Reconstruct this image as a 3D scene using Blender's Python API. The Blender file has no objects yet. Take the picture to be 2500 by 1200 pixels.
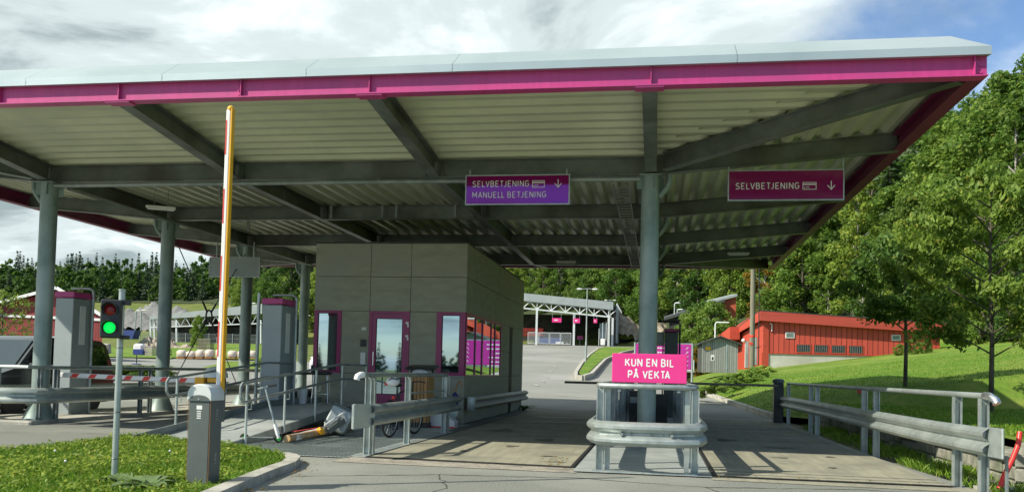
import bpy, math, random
import numpy as np
from mathutils import Vector, Matrix
random.seed(7); RNG = np.random.default_rng(7)
rad = math.radians
S = bpy.context.scene
COL = S.collection

# ------------------------------------------------------------------ camera, sky, sun, exposure
FPX, PITCH, ROLL, CAMH = 2130.0, 0.04, 0.025, 1.27
YAW = math.atan(355 / FPX); CX, CY = 1250.0, 821.0
cf = Vector((-math.sin(YAW) * math.cos(PITCH), math.cos(YAW) * math.cos(PITCH), math.sin(PITCH)))
cr = Vector((math.cos(YAW), math.sin(YAW), 0)); cu = cr.cross(cf)
cr2 = cr * math.cos(ROLL) + cu * math.sin(ROLL); cu2 = -cr * math.sin(ROLL) + cu * math.cos(ROLL)
CAMP = Vector((0, 0, CAMH))
cam = bpy.data.cameras.new("camera"); cam_o = bpy.data.objects.new("camera", cam); COL.objects.link(cam_o)
m = Matrix((cr2, cu2, -cf)).transposed().to_4x4(); m.translation = CAMP; cam_o.matrix_world = m
cam.sensor_fit = 'HORIZONTAL'; cam.sensor_width = 36; cam.lens = FPX / 2500 * 36
cam.shift_x = 0; cam.shift_y = (CY - 600) / 2500
cam.clip_start = .05; cam.clip_end = 4000
S.camera = cam_o

def at(px, py, Y):
    """point of the place seen at photo pixel px,py lying Y metres ahead (measured positions of far things)"""
    d = cf + cr2 * ((px - CX) / FPX) - cu2 * ((py - CY) / FPX)
    return CAMP + d * (Y / d.y)

SUN = Vector((-1.05, -.65, 1.0)).normalized()
ELEV = math.asin(SUN.z); AZ = math.atan2(SUN.x, SUN.y)
sl = bpy.data.lights.new("sun", 'SUN'); sl.energy = 5.0; sl.angle = rad(.6); sl.color = (1, .94, .80)
so = bpy.data.objects.new("sun", sl); COL.objects.link(so)
so.rotation_euler = SUN.to_track_quat('Z', 'Y').to_euler()

S.view_settings.view_transform = 'Standard'; S.view_settings.look = 'None'
S.view_settings.gamma = 1; S.view_settings.use_curve_mapping = False
S.view_settings.exposure = 0.35
S.render.engine = 'CYCLES'

W = bpy.data.worlds.new("World"); S.world = W; W.use_nodes = True
nt = W.node_tree; N = nt.nodes; L = nt.links
def wn(t, **k):
    n = N.new(t)
    for a, b in k.items(): setattr(n, a, b)
    return n
N.clear()
out = wn('ShaderNodeOutputWorld'); bg = wn('ShaderNodeBackground'); bg.inputs['Strength'].default_value = .12
sky = wn('ShaderNodeTexSky', sky_type='NISHITA', sun_disc=False)
sky.sun_elevation = ELEV; sky.sun_rotation = AZ; sky.air_density = 1; sky.dust_density = .6; sky.ozone_density = 2.5
tc = wn('ShaderNodeTexCoord'); sep = wn('ShaderNodeSeparateXYZ'); L.new(tc.outputs['Generated'], sep.inputs[0])
def wmath(op, a, b=None):
    n = wn('ShaderNodeMath', operation=op)
    for i, v in enumerate((a, b)):
        if v is None: continue
        if isinstance(v, (int, float)): n.inputs[i].default_value = v
        else: L.new(v, n.inputs[i])
    return n.outputs[0]
zc = wmath('ADD', wmath('MAXIMUM', sep.outputs[2], 0.0), .16)
comb = wn('ShaderNodeCombineXYZ')
L.new(wmath('DIVIDE', sep.outputs[0], zc), comb.inputs[0]); L.new(wmath('DIVIDE', sep.outputs[1], zc), comb.inputs[1])
def wnoise(scale, det, rough, dist=0.0):
    n = wn('ShaderNodeTexNoise'); n.inputs['Scale'].default_value = scale; n.inputs['Detail'].default_value = det
    n.inputs['Roughness'].default_value = rough; n.inputs['Distortion'].default_value = dist
    L.new(comb.outputs[0], n.inputs['Vector']); return n.outputs['Fac']
def wramp(src, stops):
    n = wn('ShaderNodeValToRGB'); el = n.color_ramp.elements
    el[0].position, el[0].color = stops[0][0], stops[0][1]; el[1].position, el[1].color = stops[-1][0], stops[-1][1]
    for p, c in stops[1:-1]:
        e = el.new(p); e.color = c
    n.color_ramp.interpolation = 'EASE'; L.new(src, n.inputs[0]); return n.outputs[0]
g = lambda v: (v, v, v, 1)
cover = wnoise(1.1, 7, .55, .3)
# more open blue towards the right-hand (north-east) sky
side = wn('ShaderNodeMapRange'); side.inputs['From Min'].default_value = -.05; side.inputs['From Max'].default_value = .42
side.inputs['To Min'].default_value = .30; side.inputs['To Max'].default_value = -.03
L.new(sep.outputs[0], side.inputs['Value'])
back = wn('ShaderNodeMapRange'); back.inputs['From Min'].default_value = 0; back.inputs['From Max'].default_value = -.6; back.inputs['To Min'].default_value = 0; back.inputs['To Max'].default_value = -.24
L.new(sep.outputs[1], back.inputs['Value'])
cov = wramp(wmath('ADD', wmath('ADD', cover, side.outputs[0]), back.outputs[0]), [(.46, g(0)), (.66, g(1))])
shade = wramp(wnoise(1.7, 8, .58, .4), [(.36, (2.5, 3.1, 3.2, 1)), (.5, (4.9, 5.6, 5.7, 1)), (.64, (7.3, 7.9, 8.0, 1))])
mix = wn('ShaderNodeMixRGB'); L.new(cov, mix.inputs[0]); tint = wn('ShaderNodeMixRGB', blend_type='MULTIPLY'); tint.inputs[0].default_value = 1; tint.inputs[2].default_value = (.93, 1.03, 1.12, 1); L.new(sky.outputs[0], tint.inputs[1]); L.new(tint.outputs[0], mix.inputs[1]); L.new(shade, mix.inputs[2])
L.new(mix.outputs[0], bg.inputs[0]); L.new(bg.outputs[0], out.inputs[0])

# ------------------------------------------------------------------ materials
def newmat(name):
    M = bpy.data.materials.new(name); M.use_nodes = True
    return M, M.node_tree.nodes, M.node_tree.links, M.node_tree.nodes['Principled BSDF']
def pm(name, c1, c2=None, scale=8., rough=.6, metal=0., bump=0., detail=6., stretch=(1, 1, 1), lo=.35, hi=.65,
       spec=.5, bscale=None, c3=None, s3=1.0, coat=0., emit=None):
    """procedural material: two tones mixed by noise, an optional third tone in large patches, bump"""
    M, n, l, b = newmat(name)
    b.inputs['Roughness'].default_value = rough; b.inputs['Metallic'].default_value = metal
    b.inputs['Specular IOR Level'].default_value = spec; b.inputs['Coat Weight'].default_value = coat
    b.inputs['Coat Roughness'].default_value = .03
    tc = n.new('ShaderNodeTexCoord'); mp = n.new('ShaderNodeMapping'); mp.inputs['Scale'].default_value = stretch
    l.new(tc.outputs['Object'], mp.inputs[0])
    no = n.new('ShaderNodeTexNoise'); no.inputs['Scale'].default_value = scale; no.inputs['Detail'].default_value = detail
    no.inputs['Roughness'].default_value = .6
    l.new(mp.outputs[0], no.inputs['Vector'])
    rp = n.new('ShaderNodeValToRGB'); e = rp.color_ramp.elements
    c2 = c2 or tuple(v * .8 for v in c1)
    e[0].position, e[0].color = lo, (*c2, 1); e[1].position, e[1].color = hi, (*c1, 1)
    l.new(no.outputs['Fac'], rp.inputs[0]); colr = rp.outputs[0]
    if c3:
        n3 = n.new('ShaderNodeTexNoise'); n3.inputs['Scale'].default_value = s3; n3.inputs['Detail'].default_value = 5
        l.new(tc.outputs['Object'], n3.inputs['Vector'])
        r3 = n.new('ShaderNodeValToRGB'); r3.color_ramp.elements[0].position = .48; r3.color_ramp.elements[1].position = .66
        l.new(n3.outputs['Fac'], r3.inputs[0])
        mx = n.new('ShaderNodeMixRGB'); mx.inputs[2].default_value = (*c3, 1)
        l.new(r3.outputs[0], mx.inputs[0]); l.new(colr, mx.inputs[1]); colr = mx.outputs[0]
    l.new(colr, b.inputs['Base Color'])
    if bump:
        nb = no
        if bscale:
            nb = n.new('ShaderNodeTexNoise'); nb.inputs['Scale'].default_value = bscale; nb.inputs['Detail'].default_value = 4
            l.new(mp.outputs[0], nb.inputs['Vector'])
        bp = n.new('ShaderNodeBump'); bp.inputs['Strength'].default_value = bump; bp.inputs['Distance'].default_value = .02
        l.new(nb.outputs['Fac'], bp.inputs['Height']); l.new(bp.outputs[0], b.inputs['Normal'])
    if emit:
        b.inputs['Emission Color'].default_value = (*emit[:3], 1); b.inputs['Emission Strength'].default_value = emit[3]
    return M
def leafmat(name, dark, light, yellow=None, trans=.5):
    M, n, l, b = newmat(name)
    geo = n.new('ShaderNodeNewGeometry'); oi = n.new('ShaderNodeObjectInfo')
    rp = n.new('ShaderNodeValToRGB'); e = rp.color_ramp.elements
    e[0].position, e[0].color = 0, (*dark, 1); e[1].position, e[1].color = 1, (*light, 1)
    if yellow:
        x = e.new(.93); x.color = (*light, 1); e[-1].color = (*yellow, 1)
    l.new(geo.outputs['Random Per Island'], rp.inputs[0])
    hs = n.new('ShaderNodeHueSaturation'); l.new(rp.outputs[0], hs.inputs['Color'])
    mr = n.new('ShaderNodeMapRange'); mr.inputs['To Min'].default_value = .475; mr.inputs['To Max'].default_value = .512
    l.new(oi.outputs['Random'], mr.inputs[0]); l.new(mr.outputs[0], hs.inputs['Hue'])
    mr2 = n.new('ShaderNodeMapRange'); mr2.inputs['To Min'].default_value = 1.3; mr2.inputs['To Max'].default_value = .72
    l.new(oi.outputs['Random'], mr2.inputs[0]); l.new(mr2.outputs[0], hs.inputs['Value'])
    l.new(hs.outputs[0], b.inputs['Base Color']); b.inputs['Roughness'].default_value = .55
    b.inputs['Specular IOR Level'].default_value = .3
    tr = n.new('ShaderNodeBsdfTranslucent'); l.new(hs.outputs[0], tr.inputs[0])
    ms = n.new('ShaderNodeMixShader'); ms.inputs[0].default_value = trans
    l.new(b.outputs[0], ms.inputs[1]); l.new(tr.outputs[0], ms.inputs[2])
    l.new(ms.outputs[0], n['Material Output'].inputs[0])
    return M
def glassmat(name, tint=(.02, .03, .03), rough=.02, mirror=.55):
    M, n, l, b = newmat(name)
    b.inputs['Base Color'].default_value = (*tint, 1); b.inputs['Roughness'].default_value = rough
    gl = n.new('ShaderNodeBsdfGlossy'); gl.inputs['Roughness'].default_value = rough; gl.inputs['Color'].default_value = (.62, .82, .92, 1)
    ms = n.new('ShaderNodeMixShader'); ms.inputs[0].default_value = mirror
    no = n.new('ShaderNodeTexNoise'); no.inputs['Scale'].default_value = .8
    tc = n.new('ShaderNodeTexCoord'); l.new(tc.outputs['Object'], no.inputs['Vector'])
    bp = n.new('ShaderNodeBump'); bp.inputs['Strength'].default_value = .02; l.new(no.outputs['Fac'], bp.inputs['Height'])
    l.new(bp.outputs[0], gl.inputs['Normal'])
    l.new(b.outputs[0], ms.inputs[1]); l.new(gl.outputs[0], ms.inputs[2]); l.new(ms.outputs[0], n['Material Output'].inputs[0])
    return M
def stripemat(name, c1, c2, axis, freq, rough=.7, width=.12, bump=.4, var=.2):
    """boards: narrow dark joints across one axis plus tone noise"""
    M, n, l, b = newmat(name); b.inputs['Roughness'].default_value = rough
    tc = n.new('ShaderNodeTexCoord'); sp = n.new('ShaderNodeSeparateXYZ'); l.new(tc.outputs['Object'], sp.inputs[0])
    m1 = n.new('ShaderNodeMath'); m1.operation = 'MULTIPLY'; m1.inputs[1].default_value = freq; l.new(sp.outputs[axis], m1.inputs[0])
    fr = n.new('ShaderNodeMath'); fr.operation = 'FRACT'; l.new(m1.outputs[0], fr.inputs[0])
    lt = n.new('ShaderNodeMath'); lt.operation = 'LESS_THAN'; lt.inputs[1].default_value = width; l.new(fr.outputs[0], lt.inputs[0])
    fl = n.new('ShaderNodeMath'); fl.operation = 'FLOOR'; l.new(m1.outputs[0], fl.inputs[0])
    wh = n.new('ShaderNodeTexWhiteNoise'); wh.noise_dimensions = '1D'; l.new(fl.outputs[0], wh.inputs['W'])
    no = n.new('ShaderNodeTexNoise'); no.inputs['Scale'].default_value = 3; no.inputs['Detail'].default_value = 6
    l.new(tc.outputs['Object'], no.inputs['Vector'])
    ad = n.new('ShaderNodeMath'); ad.operation = 'ADD'; l.new(wh.outputs[0], ad.inputs[0]); l.new(no.outputs['Fac'], ad.inputs[1])
    mr = n.new('ShaderNodeMapRange'); mr.inputs['From Max'].default_value = 2; mr.inputs['To Min'].default_value = 1 - var; mr.inputs['To Max'].default_value = 1 + var
    l.new(ad.outputs[0], mr.inputs[0])
    hs = n.new('ShaderNodeHueSaturation'); hs.inputs['Color'].default_value = (*c1, 1); l.new(mr.outputs[0], hs.inputs['Value'])
    mx = n.new('ShaderNodeMixRGB'); mx.inputs[2].default_value = (*c2, 1); l.new(lt.outputs[0], mx.inputs[0]); l.new(hs.outputs[0], mx.inputs[1])
    l.new(mx.outputs[0], b.inputs['Base Color'])
    if bump:
        bp = n.new('ShaderNodeBump'); bp.inputs['Strength'].default_value = bump; bp.inputs['Distance'].default_value = .02; bp.invert = True
        l.new(lt.outputs[0], bp.inputs['Height']); l.new(bp.outputs[0], b.inputs['Normal'])
    return M
def grassmat(name, c1, c2, c3):
    M, n, l, b = newmat(name); b.inputs['Roughness'].default_value = .85; b.inputs['Specular IOR Level'].default_value = .2
    tc = n.new('ShaderNodeTexCoord')
    def ns(sc, det=6):
        q = n.new('ShaderNodeTexNoise'); q.inputs['Scale'].default_value = sc; q.inputs['Detail'].default_value = det
        l.new(tc.outputs['Object'], q.inputs['Vector']); return q
    a, bb, c = ns(9, 10), ns(1.3, 8), ns(.22)
    rp = n.new('ShaderNodeValToRGB'); e = rp.color_ramp.elements; e[0].position = .3; e[1].position = .7
    e[0].color = (*c2, 1); e[1].color = (*c1, 1); l.new(a.outputs['Fac'], rp.inputs[0])
    r2 = n.new('ShaderNodeValToRGB'); r2.color_ramp.elements[0].position = .43; r2.color_ramp.elements[1].position = .62
    ad = n.new('ShaderNodeMath'); ad.operation = 'MULTIPLY_ADD'; ad.inputs[1].default_value = .5
    l.new(bb.outputs['Fac'], ad.inputs[0])
    h = n.new('ShaderNodeMath'); h.operation = 'MULTIPLY'; h.inputs[1].default_value = .5; l.new(c.outputs['Fac'], h.inputs[0]); l.new(h.outputs[0], ad.inputs[2])
    l.new(ad.outputs[0], r2.inputs[0])
    mx = n.new('ShaderNodeMixRGB'); mx.inputs[2].default_value = (*c3, 1); l.new(r2.outputs[0], mx.inputs[0]); l.new(rp.outputs[0], mx.inputs[1])
    l.new(mx.outputs[0], b.inputs['Base Color'])
    bp = n.new('ShaderNodeBump'); bp.inputs['Strength'].default_value = .7; bp.inputs['Distance'].default_value = .05
    l.new(ns(40, 4).outputs['Fac'], bp.inputs['Height']); l.new(bp.outputs[0], b.inputs['Normal'])
    return M

M = {}
M['galv'] = pm('galvanised_steel', (.45, .50, .475), (.33, .375, .355), 9, .42, .55, .05, c3=(.50, .555, .53), s3=1.3)
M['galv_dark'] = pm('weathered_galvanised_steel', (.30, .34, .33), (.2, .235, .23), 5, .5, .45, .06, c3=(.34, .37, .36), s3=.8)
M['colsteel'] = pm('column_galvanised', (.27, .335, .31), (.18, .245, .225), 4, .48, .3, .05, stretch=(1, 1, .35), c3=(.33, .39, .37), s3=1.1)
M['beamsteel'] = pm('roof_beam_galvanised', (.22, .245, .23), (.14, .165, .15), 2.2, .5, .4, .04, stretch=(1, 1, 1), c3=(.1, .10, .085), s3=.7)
M['deck'] = pm('roof_sheet', (.62, .63, .46), (.53, .55, .40), 1.2, .45, .2, .02, c3=(.48, .50, .37), s3=.5)
M['flash'] = pm('flashing_sheet', (.42, .50, .505), (.36, .44, .445), .8, .42, .45, .02, c3=(.47, .54, .545), s3=.35)
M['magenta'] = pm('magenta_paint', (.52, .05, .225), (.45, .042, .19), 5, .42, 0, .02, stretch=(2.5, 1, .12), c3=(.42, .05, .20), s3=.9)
M['magenta_shade'] = pm('magenta_edge_shade', (.19, .018, .07), (.15, .014, .055), 1.4, .55, 0, .01, stretch=(1, 1, .3))  # magenta darkened: shade on the side and back edge beams put into colour
M['plum'] = pm('plum_frame_paint', (.33, .03, .14), (.28, .024, .115), 3, .35)
M['pink'] = pm('pink_sign_paint', (.76, .038, .25), (.70, .033, .23), 3, .4, 0, .015)
M['signred'] = pm('sign_magenta_gloss', (.24, .012, .10), (.22, .01, .09), 1, .1, 0, 0, coat=1, spec=1)
M['signgloss'] = pm('sign_magenta_mirror_gloss', (.22, .012, .10), (.2, .01, .09), 1, .04)
q_ = M['signgloss'].node_tree.nodes['Principled BSDF']; q_.inputs['IOR'].default_value = 2.3; q_.inputs['Specular Tint'].default_value = (.35, .16, 1, 1)
M['signpurple'] = pm('sign_purple_gloss', (.5, .03, .30), (.45, .025, .28), 1, .25, coat=.3)
M['white'] = pm('white_paint', (.8, .8, .78), (.72, .72, .69), 4, .45)
M['sign_text'] = pm('sign_lettering_white', (.78, .78, .76), (.74, .74, .72), 4, .5)
M['asphalt'] = pm('asphalt', (.245, .255, .22), (.14, .148, .125), 45, .85, 0, .5, c3=(.285, .29, .25), s3=.35, detail=10, lo=.38, hi=.6)
M['asphalt_far'] = pm('asphalt_pale', (.255, .255, .225), (.19, .195, .17), 20, .85, 0, .1, c3=(.29, .285, .265), s3=.12)
M['concrete'] = pm('worn_concrete', (.34, .325, .235), (.25, .24, .175), 3, .8, 0, .12, c3=(.215, .21, .16), s3=.9, detail=9, stretch=(3.2, .3, 1), bscale=60)
M['kerb'] = pm('kerb_concrete', (.5, .48, .42), (.36, .35, .3), 14, .85, 0, .3, c3=(.3, .29, .24), s3=2)
M['roughcrete'] = pm('rough_patched_concrete', (.42, .38, .3), (.24, .22, .18), 22, .9, 0, .5, c3=(.2, .19, .16), s3=3)
M['stone'] = pm('rough_stone', (.34, .33, .27), (.17, .17, .14), 7, .9, 0, .7, c3=(.12, .14, .08), s3=1.5)
M['soil'] = pm('ditch_soil', (.16, .14, .09), (.07, .07, .04), 12, .95, 0, .6, c3=(.12, .17, .04), s3=1.2)
M['rubber'] = pm('black_rubber', (.02, .02, .02), (.012, .012, .012), 8, .7)
M['black'] = pm('black_plastic', (.03, .033, .033), (.022, .024, .024), 6, .4)
M['panel'] = pm('fibre_cement_panel', (.36, .355, .265), (.285, .285, .21), 2.2, .75, 0, .05, stretch=(1, 1, 3), c3=(.31, .32, .26), s3=.9, bscale=30)
M['glass'] = glassmat('window_glass')
M['glass_side'] = glassmat('side_window_glass', (.02, .022, .02), .015, .65)
M['carglass'] = glassmat('car_glass', (.01, .014, .014), .02, .12)
M['boxgrey'] = pm('cabinet_grey_paint', (.33, .375, .375), (.29, .335, .335), 2, .45, .1)
M['barrier_grey'] = pm('barrier_dark_grey', (.10, .118, .115), (.085, .1, .098), 5, .5)
M['barrier_cap'] = pm('barrier_silver_cap', (.66, .68, .66), (.58, .61, .59), 5, .4, .1)
M['yellow'] = pm('yellow_paint', (.78, .40, .012), (.7, .35, .01), 6, .45)
M['redpaint'] = pm('red_stripe', (.72, .06, .04), (.62, .05, .035), 6, .5)
M['redpipe'] = pm('red_plastic_pipe', (.75, .04, .03), (.65, .035, .025), 6, .35)
M['greenglow'] = pm('green_lamp', (.01, .5, .06), (.0, .12, .015), 75, .4, emit=(.0, 1, .12, .7), lo=.45, hi=.5)
M['redlens'] = pm('red_lamp_off', (.35, .012, .012), (.22, .01, .01), 30, .2)
M['redwood'] = stripemat('red_painted_boards', (.56, .08, .05), (.17, .018, .012), 0, 2.6, .7, .13, .6)
M['redwood_side'] = pm('red_painted_wall', (.50, .07, .036), (.42, .056, .03), 5, .7, 0, .1)
M['redfascia'] = stripemat('red_fascia_boards', (.50, .075, .05), (.34, .04, .028), 2, 9, .65, .08, .3)
M['barnred'] = stripemat('dark_red_cladding', (.21, .018, .016), (.09, .008, .007), 0, 3, .6, .12, .3)
M['greywood'] = stripemat('weathered_grey_boards', (.27, .28, .25), (.05, .052, .045), 0, 7, .85, .15, .6, .35)
M['binwood'] = stripemat('bin_wood_slats', (.42, .22, .07), (.05, .026, .01), 0, 13, .6, .18, .6, .3)
M['polewood'] = pm('utility_pole_wood', (.24, .22, .16), (.15, .14, .1), 6, .85, 0, .3, stretch=(1, 1, .1))
M['roofdark'] = pm('dark_roof_felt', (.07, .075, .078), (.045, .05, .052), 6, .8)
M['roofgrey'] = pm('grey_roof_sheet', (.36, .40, .40), (.29, .33, .33), .6, .6, .2)
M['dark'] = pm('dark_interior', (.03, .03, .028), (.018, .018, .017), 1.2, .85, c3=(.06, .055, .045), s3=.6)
M['trusswhite'] = pm('pale_steel_truss', (.66, .7, .7), (.56, .6, .6), 3, .5, .1)
M['bark'] = pm('tree_bark', (.14, .12, .085), (.07, .06, .045), 9, .9, 0, .4, stretch=(1, 1, .25))
M['birch'] = pm('pale_bark', (.4, .39, .34), (.16, .15, .13), 7, .85, 0, .2)
M['leaf'] = leafmat('broad_leaves', (.06, .135, .02), (.17, .30, .045), (.26, .28, .05))
M['leaf_light'] = leafmat('light_leaves', (.10, .19, .026), (.24, .35, .055), (.34, .33, .06))
M['leaf_dark'] = leafmat('dark_leaves', (.05, .115, .02), (.13, .23, .04))
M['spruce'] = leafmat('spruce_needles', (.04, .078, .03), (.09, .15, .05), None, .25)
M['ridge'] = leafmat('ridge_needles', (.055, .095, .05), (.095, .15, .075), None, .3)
M['autumn'] = leafmat('yellowing_leaves', (.14, .12, .015), (.30, .2, .025), (.4, .2, .02))
M['grass'] = grassmat('lawn_grass', (.12, .235, .02), (.07, .15, .014), (.215, .265, .05))
M['roughgrass'] = grassmat('rough_grass', (.13, .18, .03), (.06, .1, .02), (.19, .19, .06))
M['blade'] = leafmat('grass_blades', (.09, .20, .014), (.25, .40, .04), (.42, .38, .12), .4)
M['gravel'] = pm('grey_gravel', (.25, .25, .235), (.14, .145, .14), 2.5, .95, 0, .6)
M['rubble'] = pm('pale_rubble', (.45, .38, .3), (.2, .17, .13), 1.5, .95, 0, .8)
M['bale'] = pm('wrapped_bale', (.66, .58, .5), (.5, .41, .33), 2.5, .5, 0, .4, c3=(.7, .66, .6), s3=1)
M['blue'] = pm('blue_plastic', (.02, .05, .22), (.015, .035, .16), 4, .5)
M['lime'] = pm('lime_green_tarpaulin', (.55, .66, .10), (.45, .56, .08), 2, .7)
M['carpaint'] = pm('dark_car_paint', (.035, .042, .048), (.03, .036, .042), 3, .25, .4, coat=.8)
M['carwhite'] = pm('white_car_paint', (.72, .74, .74), (.66, .68, .68), 3, .3, coat=.5)
M['lamp'] = pm('lamp_glass', (.8, .82, .8), (.7, .72, .7), 4, .2)
M['chrome'] = pm('bright_metal', (.7, .72, .72), (.6, .62, .62), 10, .2, .9)
M['green'] = pm('green_wheel_plastic', (.03, .5, .05), (.02, .4, .04), 6, .4)
M['bluecloth'] = pm('blue_umbrella_cloth', (.02, .03, .18), (.014, .02, .12), 8, .7)
M['cane'] = pm('wooden_handle', (.45, .2, .05), (.36, .15, .035), 9, .4)
M['orangewall'] = pm('orange_red_wall', (.5, .11, .05), (.42, .09, .04), 3, .8)
M['tilegrid'] = pm('grating_plate', (.40, .435, .415), (.30, .33, .315), 3, .55, .15, .05, c3=(.46, .49, .47), s3=.9)
M['skin'] = pm('helmet_white', (.75, .75, .74), (.7, .7, .69), 5, .3)

# ------------------------------------------------------------------ helpers
def origin(o):
    v = Vector((0, 0, 0))
    while o is not None:
        v += o.location; o = o.parent
    return v
SPLIT = {'hanger', 'hanger_rod', 'hinge', 'bolt', 'bracket', 'tube', 'stripe', 'band', 'clamp', 'leg', 'trim', 'flashing', 'rod', 'window', 'pane', 'wheel', 'headlight', 'rivet'}
class MB:
    def __init__(s): s.v = []; s.f = []
    def add(s, vs, fs):
        k = len(s.v); s.v += [tuple(p) for p in vs]; s.f += [tuple(i + k for i in f) for f in fs]; return s
    def box(s, c, d, rz=0, rx=0, ry=0):
        R = Matrix.Rotation(rz, 3, 'Z') @ Matrix.Rotation(ry, 3, 'Y') @ Matrix.Rotation(rx, 3, 'X')
        c = Vector(c); h = Vector(d) / 2
        vs = [c + R @ Vector((x * h.x, y * h.y, z * h.z)) for z in (-1, 1) for y in (-1, 1) for x in (-1, 1)]
        return s.add(vs, [(0, 2, 3, 1), (4, 5, 7, 6), (0, 1, 5, 4), (2, 6, 7, 3), (0, 4, 6, 2), (1, 3, 7, 5)])
    def bb(s, x0, x1, y0, y1, z0, z1):
        return s.box(((x0 + x1) / 2, (y0 + y1) / 2, (z0 + z1) / 2), (abs(x1 - x0), abs(y1 - y0), abs(z1 - z0)))
    def rbox(s, c, d, r=.02, rz=0, rx=0, ry=0):
        """box with its vertical and horizontal edges chamfered"""
        R = Matrix.Rotation(rz, 3, 'Z') @ Matrix.Rotation(ry, 3, 'Y') @ Matrix.Rotation(rx, 3, 'X')
        c = Vector(c); hx, hy, hz = d[0] / 2, d[1] / 2, d[2] / 2
        rings = []
        for z, i in ((-hz, r), (-hz + r, 0), (hz - r, 0), (hz, r)):
            x, y = hx - i, hy - i
            rings.append([(-x + r, -y, z), (x - r, -y, z), (x, -y + r, z), (x, y - r, z), (x - r, y, z), (-x + r, y, z), (-x, y - r, z), (-x, -y + r, z)])
        vs = [c + R @ Vector(p) for q in rings for p in q]; fs = []
        for k in range(3):
            for j in range(8): fs.append((k * 8 + j, k * 8 + (j + 1) % 8, k * 8 + 8 + (j + 1) % 8, k * 8 + 8 + j))
        fs += [tuple(range(7, -1, -1)), tuple(range(24, 32))]
        return s.add(vs, fs)
    def bar(s, p0, p1, w, h, up=(0, 0, 1), zo=0):
        """box from p0 to p1, width w sideways, height h upward from the line (+zo)"""
        p0, p1 = Vector(p0), Vector(p1); d = (p1 - p0).normalized(); sd = d.cross(Vector(up)).normalized(); u = sd.cross(d)
        vs = [p + sd * (a * w / 2) + u * (zo + b * h) for p in (p0, p1) for b in (0, 1) for a in (-1, 1)]
        return s.add(vs, [(0, 1, 3, 2), (4, 6, 7, 5), (0, 4, 5, 1), (2, 3, 7, 6), (0, 2, 6, 4), (1, 5, 7, 3)])
    def cyl(s, p0, p1, r0, r1=None, n=12, caps=True):
        p0, p1 = Vector(p0), Vector(p1); r1 = r0 if r1 is None else r1
        d = (p1 - p0).normalized(); a = d.orthogonal().normalized(); b = d.cross(a)
        vs = [p + (a * math.cos(t) + b * math.sin(t)) * r for p, r in ((p0, r0), (p1, r1)) for t in [2 * math.pi * i / n for i in range(n)]]
        fs = [(i, (i + 1) % n, n + (i + 1) % n, n + i) for i in range(n)]
        if caps: fs += [tuple(range(n - 1, -1, -1)), tuple(range(n, 2 * n))]
        return s.add(vs, fs)
    def tube(s, pts, r, n=8, caps=True):
        pts = [Vector(p) for p in pts]; rings = []; prev = None
        rr = r if isinstance(r, (list, tuple)) else [r] * len(pts)
        for i, p in enumerate(pts):
            d = ((pts[min(i + 1, len(pts) - 1)] - pts[max(i - 1, 0)])).normalized()
            a = (prev - d * prev.dot(d)).normalized() if prev is not None else d.orthogonal().normalized()
            prev = a; b = d.cross(a)
            rings.append([p + (a * math.cos(t) + b * math.sin(t)) * rr[i] for t in [2 * math.pi * k / n for k in range(n)]])
        vs = [q for ring in rings for q in ring]; fs = []
        for k in range(len(pts) - 1):
            for j in range(n): fs.append((k * n + j, k * n + (j + 1) % n, (k + 1) * n + (j + 1) % n, (k + 1) * n + j))
        if caps: fs += [tuple(range(n - 1, -1, -1)), tuple(range((len(pts) - 1) * n, len(pts) * n))]
        return s.add(vs, fs)
    def prism(s, poly, v):
        """polygon of 3-D points swept along vector v"""
        n = len(poly); v = Vector(v); vs = [Vector(p) for p in poly] + [Vector(p) + v for p in poly]
        return s.add(vs, [tuple(range(n - 1, -1, -1)), tuple(range(n, 2 * n))] + [(i, (i + 1) % n, n + (i + 1) % n, n + i) for i in range(n)])
    def lathe(s, c, prof, n=16):
        c = Vector(c); vs = []; fs = []
        for r, z in prof: vs += [c + Vector((r * math.cos(2 * math.pi * i / n), r * math.sin(2 * math.pi * i / n), z)) for i in range(n)]
        for k in range(len(prof) - 1):
            for j in range(n): fs.append((k * n + j, k * n + (j + 1) % n, (k + 1) * n + (j + 1) % n, (k + 1) * n + j))
        fs += [tuple(range(n - 1, -1, -1)), tuple(range((len(prof) - 1) * n, len(prof) * n))]
        return s.add(vs, fs)
    def ball(s, c, r, n=12, k=8, sc=(1, 1, 1)):
        c = Vector(c); vs = []; fs = []
        for i in range(k + 1):
            a = math.pi * i / k
            for j in range(n):
                t = 2 * math.pi * j / n
                vs.append(c + Vector((r * sc[0] * math.sin(a) * math.cos(t), r * sc[1] * math.sin(a) * math.sin(t), r * sc[2] * math.cos(a))))
        for i in range(k):
            for j in range(n): fs.append((i * n + j, (i + 1) * n + j, (i + 1) * n + (j + 1) % n, i * n + (j + 1) % n))
        return s.add(vs, fs)
    def torus(s, c, axis, R, r, n=28, k=8):
        c = Vector(c); ax = Vector(axis).normalized(); a = ax.orthogonal().normalized(); b = ax.cross(a); vs = []; fs = []
        for i in range(n):
            t = 2 * math.pi * i / n; d = a * math.cos(t) + b * math.sin(t)
            for j in range(k):
                u = 2 * math.pi * j / k; vs.append(c + d * (R + r * math.cos(u)) + ax * (r * math.sin(u)))
        for i in range(n):
            for j in range(k): fs.append((i * k + j, ((i + 1) % n) * k + j, ((i + 1) % n) * k + (j + 1) % k, i * k + (j + 1) % k))
        return s.add(vs, fs)
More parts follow.
